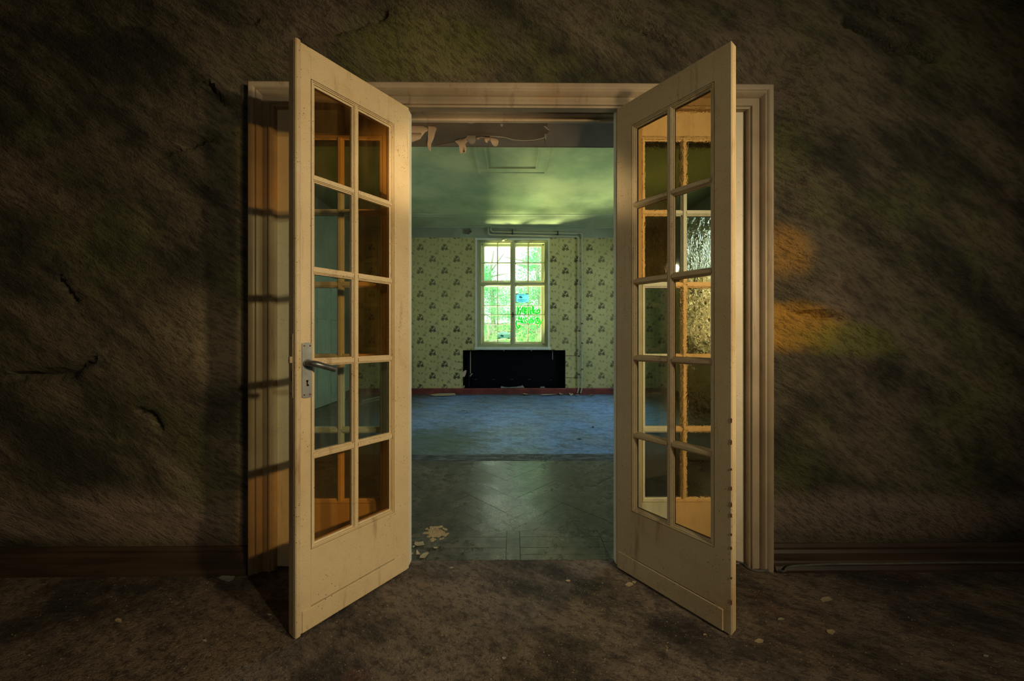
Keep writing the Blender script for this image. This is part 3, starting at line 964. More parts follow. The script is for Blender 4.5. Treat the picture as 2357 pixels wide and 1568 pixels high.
# ------------------------------------------------------------------ far window: inner casement and outer casement
YI = YB + 0.11
win = empty('window_1', (0, 0, 0))
tag(win, 'tall four-sash window with graffiti in the far wallpapered wall', kind='structure')
def WX(px, Y=YI): return PY(px, 700, Y).x
def WZ(py, Y=YI): return PY(1178, py, Y).z
fx0, fx1, fz0, fz1 = wl - 0.01, wr + 0.01, wz0 - 0.01, wz1 + 0.01
# reveal-filling frame with stepped inner edge
gx0, gx1 = WX(1108.5), WX(1252.5)
gz0, gz1 = WZ(792.5), WZ(558.5)
cxm = WX(1180.5)
ztr = WZ(654)
MB().ring(wl, wr, wz0, wz1, [(0, YB + 0.01), (0, YB + 0.16), (0.065, YB + 0.16), (0.065, YB + 0.075), (0.045, YB + 0.075), (0.045, YB + 0.05), (0.02, YB + 0.05), (0.02, YB + 0.01)]).build('window_frame', M['winpaint'], win)
MB().extrude([(cxm - 0.036, YI - 0.03), (cxm - 0.02, YI - 0.045), (cxm + 0.02, YI - 0.045), (cxm + 0.036, YI - 0.03), (cxm + 0.036, YI + 0.04), (cxm - 0.036, YI + 0.04)], wz0 + 0.02, wz1 - 0.02, 'z').build('center_post', M['winpaint'], win)
MB().extrude([(YI - 0.034, ztr - 0.028), (YI - 0.046, ztr - 0.015), (YI - 0.046, ztr + 0.006), (YI - 0.034, ztr + 0.018), (YI + 0.04, ztr + 0.018), (YI + 0.04, ztr - 0.028)], wl + 0.02, wr - 0.02, 'x').build('transom', M['winpaint'], win)
PROF = [(0, -0.016), (0, 0.02), (0.034, 0.02), (0.034, 0.006), (0.026, -0.010), (0.018, -0.016)]
def sash(name, x0, x1, z0, z1, y, vbars, hbars, mat, wbar, glassmat, prof=PROF):
    s_ = MB().ring(x0, x1, z0, z1, [(a, y + b) for a, b in prof]).build(name, mat, win)
    for vx in vbars:
        MB().extrude([(vx - wbar, y - 0.006), (vx - wbar * 0.5, y - 0.014), (vx + wbar * 0.5, y - 0.014), (vx + wbar, y - 0.006), (vx + wbar, y + 0.014), (vx - wbar, y + 0.014)], z0 + 0.02, z1 - 0.02, 'z').build('glazing_bar', mat, s_)
    for hz in hbars:
        MB().extrude([(y - 0.006, hz - wbar), (y - 0.014, hz - wbar * 0.5), (y - 0.014, hz + wbar * 0.5), (y - 0.006, hz + wbar), (y + 0.014, hz + wbar), (y + 0.014, hz - wbar)], x0 + 0.02, x1 - 0.02, 'x').build('glazing_bar', mat, s_)
    MB().box(x0 + 0.02, x1 - 0.02, y + 0.003, y + 0.006, z0 + 0.02, z1 - 0.02).build('pane', glassmat, s_)
    return s_
M['barpaint'] = m_simple('grey_bar_paint', (0.20, 0.24, 0.16), (0.16, 0.19, 0.12), 9, 0.6, 0.3)
s0x0, s0x1 = gx0 - 0.03, WX(1175) + 0.03
s1x0, s1x1 = WX(1186) - 0.03, gx1 + 0.03
zu0, zu1 = WZ(650), gz1 + 0.03
zl0, zl1 = gz0 - 0.03, WZ(658.5) + 0.03
su0 = sash('upper_sash', s0x0, s0x1, zu0 - 0.03, zu1, YI, [WX(1145)], [WZ(605.5)], M['winpaint'], 0.008, M['winglass'])
su1 = sash('upper_sash', s1x0, s1x1, zu0 - 0.03, zu1, YI, [WX(1216)], [WZ(605.5)], M['winpaint'], 0.008, M['winglass'])
sl0 = sash('lower_sash', s0x0, s0x1, zl0, zl1, YI, [], [WZ(725)], M['winpaint'], 0.008, M['winglass'])
sl1 = sash('lower_sash', s1x0, s1x1, zl0, zl1, YI, [], [WZ(725)], M['winpaint'], 0.008, M['winglass'])
# window catch
MB().tube([(cxm - 0.045, YI - 0.062, WZ(725)), (cxm + 0.035, YI - 0.062, WZ(725))], 0.011, 8).tube([(cxm, YI - 0.045, WZ(725)), (cxm, YI - 0.062, WZ(725))], 0.014, 8) \
    .box(cxm - 0.010, cxm + 0.010, YI - 0.052, YI - 0.045, WZ(731), WZ(719)).build('window_catch', m_simple('green_catch', (0.05, 0.11, 0.03), (0.03, 0.07, 0.02), 10, 0.5), win)
# outer casement 0.24 m further out
YE = YI + 0.24
def EX(px): return WX(px, YE)
def EZ(py): return WZ(py, YE)
OPR = [(0, -0.012), (0, 0.02), (0.05, 0.02), (0.05, 0.0), (0.04, -0.012)]
ezm = EZ(654)
for (a, b, px) in ((1108, 1176, 1145.3), (1185, 1253, 1215)):
    x0, x1 = EX(a + 7) - 0.05, EX(b - (1.5 if a < 1150 else 8)) + 0.05
    if a > 1150:
        x0 = EX(1186.5) - 0.05
    sash('outer_upper_sash', x0, x1, ezm + 0.02, EZ(569) + 0.05, YE, [EX(px)], [EZ(606.5)], M['outpaint'], 0.010, M['hazyglass'], OPR)
    sash('outer_lower_sash', x0, x1, EZ(786.5) - 0.05, ezm - 0.0, YE, [EX(px)], [EZ(704.5), EZ(746.5)], M['outpaint'], 0.010, M['hazyglass'], OPR)
MB().box(wl, wr, YE - 0.02, YO, EZ(569) + 0.03, wz1 + 0.002).box(wl, EX(1115) - 0.03, YE - 0.02, YO, wz0, wz1).box(EX(1245) + 0.03, wr, YE - 0.02, YO, wz0, wz1) \
    .box(wl, wr, YE - 0.02, YO, wz0, EZ(786.5) - 0.03).build('outer_frame', M['outpaint'], win)
# white reveal edge and sill board
MB().ring(wl - 0.03, wr + 0.03, wz0 - 0.01, wz1 + 0.004, [(0, YB - 0.004), (0, YB + 0.004), (0.03, YB + 0.004), (0.034, YB - 0.004)], closed=False).build('window_trim', M['outpaint'], win)
sx0, sx1 = PY(1092, 803, YB - 0.05).x, PY(1268, 803, YB - 0.05).x
zs1 = PY(1178, 800, YB).z
MB().box(sx0, sx1, YB - 0.06, YB + 0.06, zs1 - 0.045, zs1 + 0.004, 0.006).build('window_sill', M['outpaint'], win)
for px in (1160, 1223):
    MB().box(PY(px, 808, YB).x - 0.012, PY(px, 808, YB).x + 0.012, YB - 0.03, YB, zs1 - 0.07, zs1 - 0.04).build('sill_bracket', M['winpaint'], win)
# old pull knob at the head of the window
MB().tube([PY(1158, 551, YB - 0.02), PY(1158.5, 554, YB - 0.03)], 0.03, 8).tube([PY(1160, 550, YB), PY(1166, 550, YB - 0.02)], 0.012, 6).build('blind_pulley', M['pipe'], win, smooth=True)

# graffiti strokes on the right lower pane
def Z8(x, y, Y=YI - 0.001): return PY(1170 + x / 13.07, 660 + y / 13.07, Y)
G = [([(285, 600), (292, 720), (280, 840)], 26), ([(372, 600), (300, 690), (285, 770)], 24), ([(300, 700), (350, 715), (378, 800)], 22),
     ([(440, 605), (395, 700), (345, 835)], 24), ([(440, 605), (437, 790)], 24), ([(370, 740), (440, 735)], 20),
     ([(482, 605), (480, 810)], 24), ([(482, 655), (550, 645), (500, 715), (548, 705)], 26), ([(548, 705), (500, 780), (515, 830), (562, 780)], 22),
     ([(597, 620), (607, 835)], 24), ([(640, 615), (660, 725), (678, 835)], 24), ([(655, 725), (790, 718)], 22), ([(735, 600), (742, 680)], 46), ([(742, 680), (748, 785)], 28),
     ([(748, 770), (800, 802), (870, 808), (930, 785), (952, 735), (935, 698), (890, 698), (868, 728), (884, 742)], 26),
     ([(302, 1065), (310, 915), (355, 1000), (402, 915), (397, 1085)], 24), ([(412, 1085), (462, 935), (485, 1010), (512, 1088)], 22),
     ([(240, 1030), (300, 1042), (400, 1062), (512, 1088)], 24), ([(570, 950), (515, 952), (522, 1000), (568, 1030), (578, 1085)], 22),
     ([(578, 1045), (632, 1040)], 20), ([(615, 985), (640, 1108)], 24), ([(670, 945), (660, 1088)], 22),
     ([(703, 1088), (714, 960), (764, 1088), (776, 945)], 22), ([(835, 1085), (872, 950), (908, 1065)], 20), ([(838, 1032), (908, 1022)], 18),
     ([(1022, 995), (980, 1085), (932, 1172)], 24), ([(912, 1208), (918, 1222)], 34),
     ([(240, 1030), (240, 1100), (262, 1205), (300, 1252), (343, 1225), (352, 1180), (328, 1162), (308, 1192)], 26)]
G.append(([(875 + 68 * math.cos(t_ * math.pi / 8), 1030 + 88 * math.sin(t_ * math.pi / 8)) for t_ in range(17)], 24))
gm = MB()
lay = 0
for pl, w_ in G:
    pts = [Z8(a, b) for a, b in pl]
    hw = w_ * 1.12 / 13.07 * (YI / FPX) / 2
    for i in range(len(pts) - 1):
        p_, q_ = pts[i], pts[i + 1]
        d_ = (q_ - p_).normalized()
        nn = Vector((-d_.z, 0, d_.x)) * hw
        lay += 1
        dy = Vector((0, -0.0010 - 0.00002 * lay, 0))
        ring_ = []
        for (c_, s0) in ((q_, 1), (p_, -1)):
            for k in range(5):
                w2_ = math.pi * (k / 4 - 0.5)
                ring_.append(c_ + d_ * s0 * math.cos(w2_) * hw * 0.9 + nn * s0 * -math.sin(w2_) + dy)
        b0 = len(gm.v)
        gm.v += [tuple(v_) for v_ in ring_]
        gm.f.append(tuple(range(b0, b0 + len(ring_))))
gr = gm.build('graffiti', M['spray'], sl1, recalc=False)
tag(gr, 'bright green spray-painted lettering on the window pane')

# two notices taped to the window
def notice(px0, px1, py0, py1, Y, mat, label, lines, logo):
    a, b = PY(px0, py1, Y), PY(px1, py0, Y)
    o = MB().box(a.x, b.x, Y, Y + 0.0015, a.z, b.z).build('notice', mat)
    tag(o, label, 'notice')
    w, h = b.x - a.x, b.z - a.z
    k = MB()
    for (u0, u1, v0, v1) in lines:
        n = max(2, int((u1 - u0) * 14))
        for q in range(n):
            ua = u0 + (u1 - u0) * q / n
            ub = ua + (u1 - u0) / n * random.uniform(0.55, 0.95)
            k.box(a.x + w * ua, a.x + w * ub, Y - 0.0012, Y - 0.0002, a.z + h * v0, a.z + h * v1)
    tag(k.build('printed_text', M['ink'], o), kind='stuff')
    lg = MB().plate([(a.x + w * u, Y - 0.0012, a.z + h * v) for u, v in logo], 0.001, (0, 1, 0)).build('printed_emblem', m_film('emblem_grey', (0.10, 0.22, 0.24), (0.3, 0.5, 0.55), 0.3), o)
    for (u, v) in ((0.0, 0.0), (1.0, 0.0), (0.0, 1.0), (1.0, 1.0)):
        cxx, czz = a.x + w * (u * 0.78 + 0.11), a.z + h * v
        MB().box(cxx - w * 0.11, cxx + w * 0.11, Y - 0.002, Y - 0.001, czz - 0.010, czz + 0.010).build('tape', M['tape'], o)
    return o
EMB = [(0.26, 0.58), (0.30, 0.74), (0.36, 0.72), (0.38, 0.80), (0.42, 0.70), (0.52, 0.64), (0.50, 0.52), (0.44, 0.50), (0.34, 0.56)]
notice(1186.8, 1216.6, 676.5, 696.8, YI - 0.004, M['bluepaper'], 'pale blue printed notice taped above the graffiti',
       [(0.14, 0.86, 0.27, 0.35), (0.22, 0.80, 0.13, 0.19), (0.06, 0.94, 0.86, 0.89)], EMB)
notice(1145.5, 1174.0, 764.0, 779.0, YI - 0.004, M['palepaper'], 'faded pale notice at the bottom of the left lower sash',
       [(0.10, 0.9, 0.80, 0.86), (0.1, 0.5, 0.12, 0.18)], [(0.22, 0.36), (0.28, 0.56), (0.42, 0.50), (0.52, 0.32), (0.44, 0.22), (0.32, 0.26)])

# ------------------------------------------------------------------ heating pipes on the far wall
def bend(pts, r=0.05, n=4):
    out = [Vector(pts[0])]
    for i in range(1, len(pts) - 1):
        p, a, b = Vector(pts[i]), Vector(pts[i - 1]), Vector(pts[i + 1])
        u, v = (a - p).normalized(), (b - p).normalized()
        for k in range(n + 1):
            t = k / n
            out.append(p + u * r * (1 - t) ** 2 + v * r * t ** 2)
    out.append(Vector(pts[-1]))
    return out
YP = YB - 0.04
def pipe(ptsA, label):
    o = MB().tube(bend([PY(a, b, YP) for a, b in ptsA]), 0.0125, 8).build('heating_pipe', M['pipe'], smooth=True)
    return tag(o, label, 'pipe', 'heating pipes on the far wall')
p1 = pipe([(1130, 523), (1130, 533.5), (1281, 536.5), (1340, 537), (1340, 893), (1336, 905)], 'outer painted heating pipe, the upper of the two over the window')
p2 = pipe([(1124, 523), (1124, 540.5), (1260, 543), (1332.5, 545), (1332.5, 893), (1328.5, 905)], 'inner painted heating pipe, the lower of the two over the window')
for (px, y0, y1) in ((1179.5, 528, 541), (1284, 532, 541)):
    MB().box(PY(px - 1.3, y0, YP).x, PY(px + 1.3, y0, YP).x, YP - 0.016, YB + 0.002, PY(px, y1, YP).z, PY(px, y0, YP).z).build('pipe_clip', M['iron'], p1)
for (px, py) in ((1340, 745), (1340, 790), (1340, 850), (1332.5, 762), (1332.5, 820), (1332.5, 862)):
    MB().tube([PY(px, py - 1.5, YP), PY(px, py + 1.5, YP)], 0.016, 8).build('pipe_collar', M['iron'], p1 if px > 1336 else p2, smooth=True)

# ------------------------------------------------------------------ side window of the far room (right wall) and a door in the left wall
w2 = empty('window_2', (XS, (WY0 + WY1) / 2, 0))
tag(w2, 'wide side window in the right wall of the far room', kind='structure')
def side(mbx):
    mbx.v = [(y, x, z) for (x, y, z) in mbx.v]
    return mbx
hw = (WY1 - WY0) / 2
side(MB().ring(-hw, hw, WZ0, WZ1, [(0, 0.08), (0, 0.16), (0.07, 0.16), (0.07, 0.10), (0.05, 0.08)])).build('window_frame', M['winpaint'], w2)
for v in (-0.32, 0.32):
    side(MB().box(v - 0.03, v + 0.03, 0.08, 0.14, WZ0 + 0.03, WZ1 - 0.03)).build('mullion', M['winpaint'], w2)
for z in (WZ0 + 0.62, WZ0 + 1.22):
    side(MB().box(-hw + 0.03, hw - 0.03, 0.09, 0.13, z - 0.02, z + 0.02)).build('transom', M['winpaint'], w2)
side(MB().box(-hw + 0.05, hw - 0.05, 0.11, 0.114, WZ0 + 0.04, WZ1 - 0.04)).build('pane', M['winglass'], w2)
side(MB().box(-hw - 0.05, hw + 0.05, -0.08, 0.1, WZ0 - 0.04, WZ0, 0.006)).build('window_sill', M['outpaint'], w2)

w3 = empty('fill_window_left', (-XS, (LY0 + LY1) / 2, 0), math.pi)  # unseen window added to let fill light in from the left
tag(w3, 'added side window for fill light in the left wall of the far room', kind='structure')
hw = (LY1 - LY0) / 2
side(MB().ring(-hw, hw, WZ0, WZ1, [(0, 0.08), (0, 0.16), (0.07, 0.16), (0.07, 0.10), (0.05, 0.08)])).build('window_frame', M['winpaint'], w3)
side(MB().box(-0.03, 0.03, 0.08, 0.14, WZ0 + 0.03, WZ1 - 0.03)).build('mullion', M['winpaint'], w3)
side(MB().box(-hw + 0.03, hw - 0.03, 0.09, 0.13, WZ0 + 1.18, WZ0 + 1.22)).build('transom', M['winpaint'], w3)
side(MB().box(-hw + 0.05, hw - 0.05, 0.11, 0.114, WZ0 + 0.04, WZ1 - 0.04)).build('pane', M['winglass'], w3)
side(MB().box(-hw - 0.05, hw + 0.05, -0.08, 0.1, WZ0 - 0.04, WZ0, 0.006)).build('window_sill', M['outpaint'], w3)

d5 = empty('door_5', (-XS, 6.0, 0))
tag(d5, 'pale green panelled door in the left wall of the far room', kind='structure')
M['paledoor'] = m_paint('pale_green_paint', (0.52, 0.60, 0.48), (0.44, 0.52, 0.42), speck=0.3, wear=0.2)
o = side(MB().ring(-0.56, 0.56, 0.0, 2.20, [(0, 0.0), (0, 0.03), (0.03, 0.04), (0.08, 0.03), (0.09, 0.0)], closed=False)).build('casing', M['paledoor'], d5)
lf = side(MB().box(-0.47, 0.47, 0.004, 0.022, 0.01, 2.11)).build('door_leaf', M['paledoor'], d5)
for (z0, z1) in ((0.14, 0.70), (0.82, 1.42), (1.54, 2.0)):
    for (a, b) in ((-0.38, -0.05), (0.05, 0.38)):
        side(MB().ring(a, b, z0, z1, [(0, 0.02), (0, 0.032), (0.018, 0.034), (0.03, 0.02)])).build('panel_moulding', M['paledoor'], lf)
side(MB().tube([(0.40, 0.02, 1.02), (0.40, 0.07, 1.02), (0.30, 0.075, 1.02)], 0.010, 8)).build('door_handle', M['steel'], lf, smooth=True)
panel('baseboard_left', [(-XS, -XS + 0.02, 1.84, 5.43, 0, 0.12), (-XS, -XS + 0.02, 6.57, YB - 0.03, 0, 0.12)], M['baseboard'], 'dark skirting along the left wall of the far room')
panel('baseboard_right', [(XS - 0.02, XS, 1.84, YB - 0.03, 0, 0.12)], M['baseboard'], 'dark skirting along the right wall of the far room')

# ------------------------------------------------------------------ doorway: casing, jamb, baseboards
cas = MB()
prof = [(0, YW + 0.02), (0, YW - 0.040), (0.010, YW - 0.050), (0.022, YW - 0.046), (0.030, YW - 0.036), (0.040, YW - 0.040), (0.050, YW - 0.030),
        (0.054, YW - 0.018), (0.062, YW - 0.022), (0.084, YW - 0.020), (0.086, YW - 0.026), (0.093, YW - 0.026), (0.095, YW - 0.018), (0.102, YW - 0.014), (0.102, YW + 0.02)]
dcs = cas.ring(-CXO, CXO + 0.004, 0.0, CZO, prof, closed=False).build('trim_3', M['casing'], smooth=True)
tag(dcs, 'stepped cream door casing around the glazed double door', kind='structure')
jm = MB().ring(-CXO + 0.10, CXO - 0.096, 0.0, 2.233, [(0, YW - 0.012), (0, YV + 0.004), (0.012, YV + 0.004), (0.012, YW + 0.062), (0.004, YW + 0.058), (0.004, YW - 0.012)], closed=False)
jm.build('door_jamb', M['casing'], dcs)
# far side architrave
MB().ring(-CXO, CXO, 0.0, CZO, [(0, YV - 0.003), (0, YV + 0.015), (0.10, YV + 0.015), (0.10, YV - 0.003)], closed=False).build('back_architrave', M['casing'], dcs)

bp = [(YW + 0.01, 0), (YW - 0.055, 0), (YW - 0.055, 0.012), (YW - 0.046, 0.026), (YW - 0.030, 0.032), (YW - 0.026, 0.040), (YW - 0.026, 0.075), (YW - 0.018, 0.088), (YW - 0.020, 0.100), (YW - 0.008, 0.112), (YW + 0.01, 0.112)]
tag(MB().extrude(bp, -XS, -CXO - 0.002, 'x').build('baseboard_front', M['baseboard'], smooth=False), 'dark moulded skirting left of the double door', kind='structure')
tag(MB().extrude(bp, CXO + 0.006, XS, 'x').build('baseboard_front', M['baseboard'], smooth=False), 'dark moulded skirting right of the double door, a cable on it', kind='structure')

# ------------------------------------------------------------------ glazed leaves (four alike in layout)
RAILZ = [1.715, 1.363, 1.011, 0.656]
GZ0, GZ1 = 0.306, 2.082
T_LEAF = 0.042


def barprof(c, t0, hw=0.0155):
    """section of a glazing bar: stepped on both faces; returns (across, thickness) points"""
    c0 = t0 + T_LEAF / 2
    p = [(-hw, 0.003), (-hw + 0.001, 0.009), (-hw + 0.005, 0.009), (-hw + 0.0055, 0.0145), (-hw + 0.0085, 0.0145), (-hw + 0.009, 0.019)]
    q = [(c + a, c0 - b) for a, b in p] + [(c - a, c0 - b) for a, b in reversed(p)] \
        + [(c - a, c0 + b) for a, b in p] + [(c + a, c0 + b) for a, b in reversed(p)]
    return q


def leaf(root, sx, W, glass, paint, edgemat, z0=0.008, z1=2.199, st0=0.082, st1=0.062, mull=None, kick=0.088):
    """glazed leaf; u runs from the hinge (0) to the free edge (W), thickness 0..T_LEAF away from the viewer"""
    mull = mull if mull is not None else (st0 + W - st1) / 2
    t0, t1 = 0.0, T_LEAF
    u0, u1 = st0, W - st1
    MB().box(0, u0 - 0.0025, t0, t1, z0, z1, 0.0006).mapx(sx).build('stile', paint, root)
    MB().box(u1 + 0.0025, W, t0, t1, z0, z1, 0.0006).mapx(sx).build('stile', edgemat, root)
    MB().box(u0 - 0.0025, u1 + 0.0025, t0, t1, GZ1 + 0.0025, z1).mapx(sx).build('top_rail', paint, root)
    MB().box(u0 - 0.0025, u1 + 0.0025, t0, t1, kick + 0.0045, GZ0 - 0.0025).box(u0 - 0.0025, u1 + 0.0025, 0.013, t1, z0, kick + 0.005).mapx(sx).build('bottom_rail', paint, root)
    # stepped moulding framing the glazed field, on both faces
    mp = [(-0.003, 0.008), (0.0, 0.008), (0.0, 0.0), (0.004, 0.0), (0.0045, 0.0045), (0.009, 0.0045), (0.0095, 0.010), (0.016, 0.0125), (0.016, 0.0185), (-0.003, 0.0185)]
    fr = MB().ring(u0, u1, GZ0, GZ1, mp).ring(u0, u1, GZ0, GZ1, [(a, t1 - b) for a, b in mp])
    fr.mapx(sx).build('glazing_moulding', paint, root)
    MB().extrude([(a, b) for a, b in barprof(mull, t0)], GZ0 + 0.005, GZ1 - 0.005, 'z').mapx(sx).build('glazing_bar', paint, root)
    for rz in RAILZ:
        pr = [(b, a) for a, b in barprof(rz, t0 + 0.0)]
        for (a, b) in ((u0 + 0.006, mull - 0.010), (mull + 0.010, u1 - 0.006)):
            MB().extrude(pr, a, b, 'x').mapx(sx).build('glazing_bar', paint, root)
    zz = [GZ1 - 0.01] + RAILZ + [GZ0 + 0.01]
    for r in range(5):
        for c, (a, b) in enumerate(((u0 + 0.01, mull), (mull, u1 - 0.01))):
            MB().box(a, b, t1 / 2 - 0.0015, t1 / 2 + 0.0015, zz[r + 1], zz[r]).mapx(sx).build('pane', M[glass[r][c]], root)
    # kick board on the viewer's face with a small cap
    MB().box(0.010, W - 0.028, -0.004, 0.0075, z0 + 0.001, kick, 0.0012).mapx(sx).build('kick_board', paint, root)
    return root


# open leaves: hinge and free corner of the visible face
HL, NL = Vector((-0.4914, 1.722)), Vector((-0.796, 1.322))
HR, NR = Vector((0.5024, 1.722)), Vector((0.8073, 1.321))
WL, WR = (NL - HL).length, (NR - HR).length
angL = math.atan2(HL.y - NL.y, HL.x - NL.x)
angR = math.atan2(NR.y - HR.y, NR.x - HR.x)
dl = empty('door_1', (HL.x, HL.y, 0), angL)
tag(dl, 'left open cream door leaf with ten panes and a steel lever handle', 'door', kind='structure')
dr = empty('door_2', (HR.x, HR.y, 0), angR)
tag(dr, 'right open cream door leaf with ten panes and no handle', 'door', kind='structure')
A, Cc, AW = 'amber', 'clear', 'amberwavy'
leaf(dl, -1, WL, [(A, A), (A, Cc), (A, Cc), (Cc, Cc), (A, A)], M['door'], M['door'])
leaf(dr, 1, WR, [(AW, AW), (AW, Cc), (Cc, AW), (Cc, AW), (Cc, AW)], M['door'], M['door'])
# left leaf: astragal strip along the closing edge, worn lock edge
MB().extrude([(WL - 0.020, 0.002), (WL - 0.020, -0.008), (WL - 0.016, -0.012), (WL - 0.005, -0.012), (WL - 0.001, -0.008), (WL - 0.001, 0.002)], 0.010, 2.197, 'z').mapx(-1).build('astragal', M['edge'], dl)
lp = MB().box(WL - 0.001, WL + 0.0015, 0.006, 0.026, 0.885, 1.12, 0.0006).mapx(-1).build('lock_plate', M['edge'], dl)
MB().box(WL, WL + 0.010, 0.008, 0.022, 1.012, 1.036, 0.002).mapx(-1).build('latch', M['flake'], lp)
MB().box(WL + 0.001, WL + 0.0025, 0.011, 0.018, 0.945, 0.985, 0.0006).mapx(-1).build('rust_patch', M['rust'], lp)
for z in (1.105, 0.900):
    MB().tube([(-(WL + 0.001), 0.016, z), (-(WL + 0.003), 0.016, z)], 0.004, 8).build('screw', M['rust'], lp)
# handle plate with screws and keyhole, and the lever
pu0, pu1 = WL - 0.062, WL - 0.027
pz0, pz1 = 0.880, 1.087
pn = [(pu0, pz0 + 0.004), (pu0 + 0.010, pz0), (pu1 - 0.010, pz0), (pu1, pz0 + 0.004), (pu1, pz1 - 0.004), (pu1 - 0.010, pz1), (pu0 + 0.010, pz1), (pu0, pz1 - 0.004)]
hp = MB().plate([(a, 0.001, b) for a, b in pn], 0.0055, (0, -1, 0)).mapx(-1).build('handle_plate', M['steel'], dl)
tag(hp, 'long dull grey steel handle plate')
for (u, z) in ((pu0 + 0.007, pz0 + 0.012), (pu1 - 0.007, pz0 + 0.012), (pu0 + 0.007, pz1 - 0.012), (pu1 - 0.007, pz1 - 0.012)):
    MB().tube([(-u, -0.004, z), (-u, -0.0058, z)], 0.0032, 8).build('screw', M['rust'], hp)
uk = (pu0 + pu1) / 2
MB().tube([(-uk, -0.004, 0.943), (-uk, -0.0052, 0.943)], 0.0042, 10).box(-uk - 0.002, -uk + 0.002, -0.0052, -0.004, 0.926, 0.943).box(-uk - 0.002, -uk + 0.006, -0.0052, -0.004, 0.924, 0.930).build('keyhole', M['black'], hp)
hz = 1.010
hd = MB().tube([(-uk, -0.002, hz), (-uk, -0.012, hz)], 0.0150, 14)
pts = [(-uk, -0.004, hz), (-uk, -0.030, hz), (-(uk - 0.004), -0.043, hz - 0.0005), (-(uk - 0.014), -0.049, hz - 0.003), (-(uk - 0.040), -0.050, hz - 0.012), (-(uk - 0.082), -0.050, hz - 0.026)]
hd.tube(pts, 0.0095, 12, rs=[0.0135, 0.0112, 0.0115, 0.0122, 0.0108, 0.0112])
tag(hd.build('lever_handle', M['steel_dark'], dl, smooth=True), 'dark grey steel lever handle')
# right leaf: worn closing edge with chips of bare wood
MB().box(WR - 0.0005, WR + 0.0025, 0.004, 0.030, 0.012, 2.195, 0.001).build('edge_strip', M['edge'], dr)
ch = MB()
for z in (0.13, 0.22, 0.33, 0.38, 0.45, 0.49, 0.55, 0.62, 0.72, 0.80):
    h_ = random.uniform(0.004, 0.011)
    ch.plate([(WR - 0.0005 + random.uniform(-0.001, 0.0005), -0.0008, z + h_), (WR + 0.0028, 0.001, z + h_ * 0.5), (WR + 0.0028, 0.001, z - h_ * 0.6), (WR - 0.001, -0.0008, z - h_), (WR - 0.0022, -0.0008, z - h_ * 0.2), (WR - 0.0012, -0.0008, z + h_ * 0.4)], 0.0012, (0.3, -0.9, 0))
ch.build('bare_wood_chips', M['rust'], dr)
# fixed side panels behind the open leaves
YF = YW + 0.012
SW = JX - 0.0 - 0.497
dfl = empty('door_3', (-0.497, YF, 0), 0)
tag(dfl, 'fixed glazed side panel behind the left open leaf', 'door', kind='structure')
dfr = empty('door_4', (0.505, YF, 0), 0)
tag(dfr, 'fixed glazed side panel behind the right open leaf', 'door', kind='structure')
DG, FX, WV = 'darkpane', 'clearfix', 'wavy'
leaf(dfl, -1, 1.131 - 0.497, [(DG, DG), (DG, FX), (DG, FX), (FX, FX), (DG, DG)], M['panel'], M['panel'], z0=0.004, z1=2.2205, st0=0.130, st1=0.100, mull=0.337, kick=0.115)
leaf(dfr, 1, 1.134 - 0.505, [(DG, DG), (DG, WV), (FX, WV), (FX, WV), (DG, DG)], M['panel'], M['panel'], z0=0.004, z1=2.2205, st0=0.130, st1=0.100, mull=0.337, kick=0.115)

# ------------------------------------------------------------------ peeling paint on the vestibule ceiling
ceil_v = bpy.data.objects['ceiling_vestibule']
def cz(px, py, z=ZV - 0.002): return PZ(px, py, z)
# surviving paint layer: right part, left corner, front strip and far strip around the bare patch
def layer(pts):
    MB().plate([cz(a, b) for a, b in pts], 0.003, (0, 0, -1)).build('paint_layer', M['vpaint'], ceil_v)
layer([(1262, 268), (1258, 296), (1266, 301), (1258, 308), (1254, 318), (1256, 336), (1560, 338), (1700, 268)])
layer([(1000, 268), (1050, 276), (1080, 283), (1115, 281), (1135, 268)])
layer([(900, 268), (978, 268), (985, 280), (975, 300), (950, 330), (700, 336), (620, 268)])
layer([(1150, 316), (1190, 324), (1225, 326), (1252, 318), (1256, 336), (1000, 335), (1060, 325), (1110, 314)])
# thin curled rim catching the light
MB().tube([PZ(a, b, ZV - 0.008 - 0.006 * math.sin(k / 6 * math.pi)) for k, (a, b) in enumerate([(1128, 314), (1160, 316), (1182, 322), (1205, 324), (1228, 323), (1250, 318), (1254, 316)])], 0.003, 6).build('curled_rim', M['plaster'], ceil_v, smooth=True)

def closed_spline(P, n=3):
    out = []
    m = len(P)
    for i in range(m):
        p0, p1, p2, p3 = P[i - 1], P[i], P[(i + 1) % m], P[(i + 2) % m]
        for k in range(n):
            t = k / n
            out.append(tuple(0.5 * (2 * b + (c - a) * t * 0.8 + (2 * a - 5 * b + 4 * c - d) * t * t * 0.8 + (3 * b - a - 3 * c + d) * t ** 3 * 0.8) + 0.5 * 0.2 * 2 * (c - b) * t
                             for a, b, c, d in zip(p0, p1, p2, p3)))
    return out

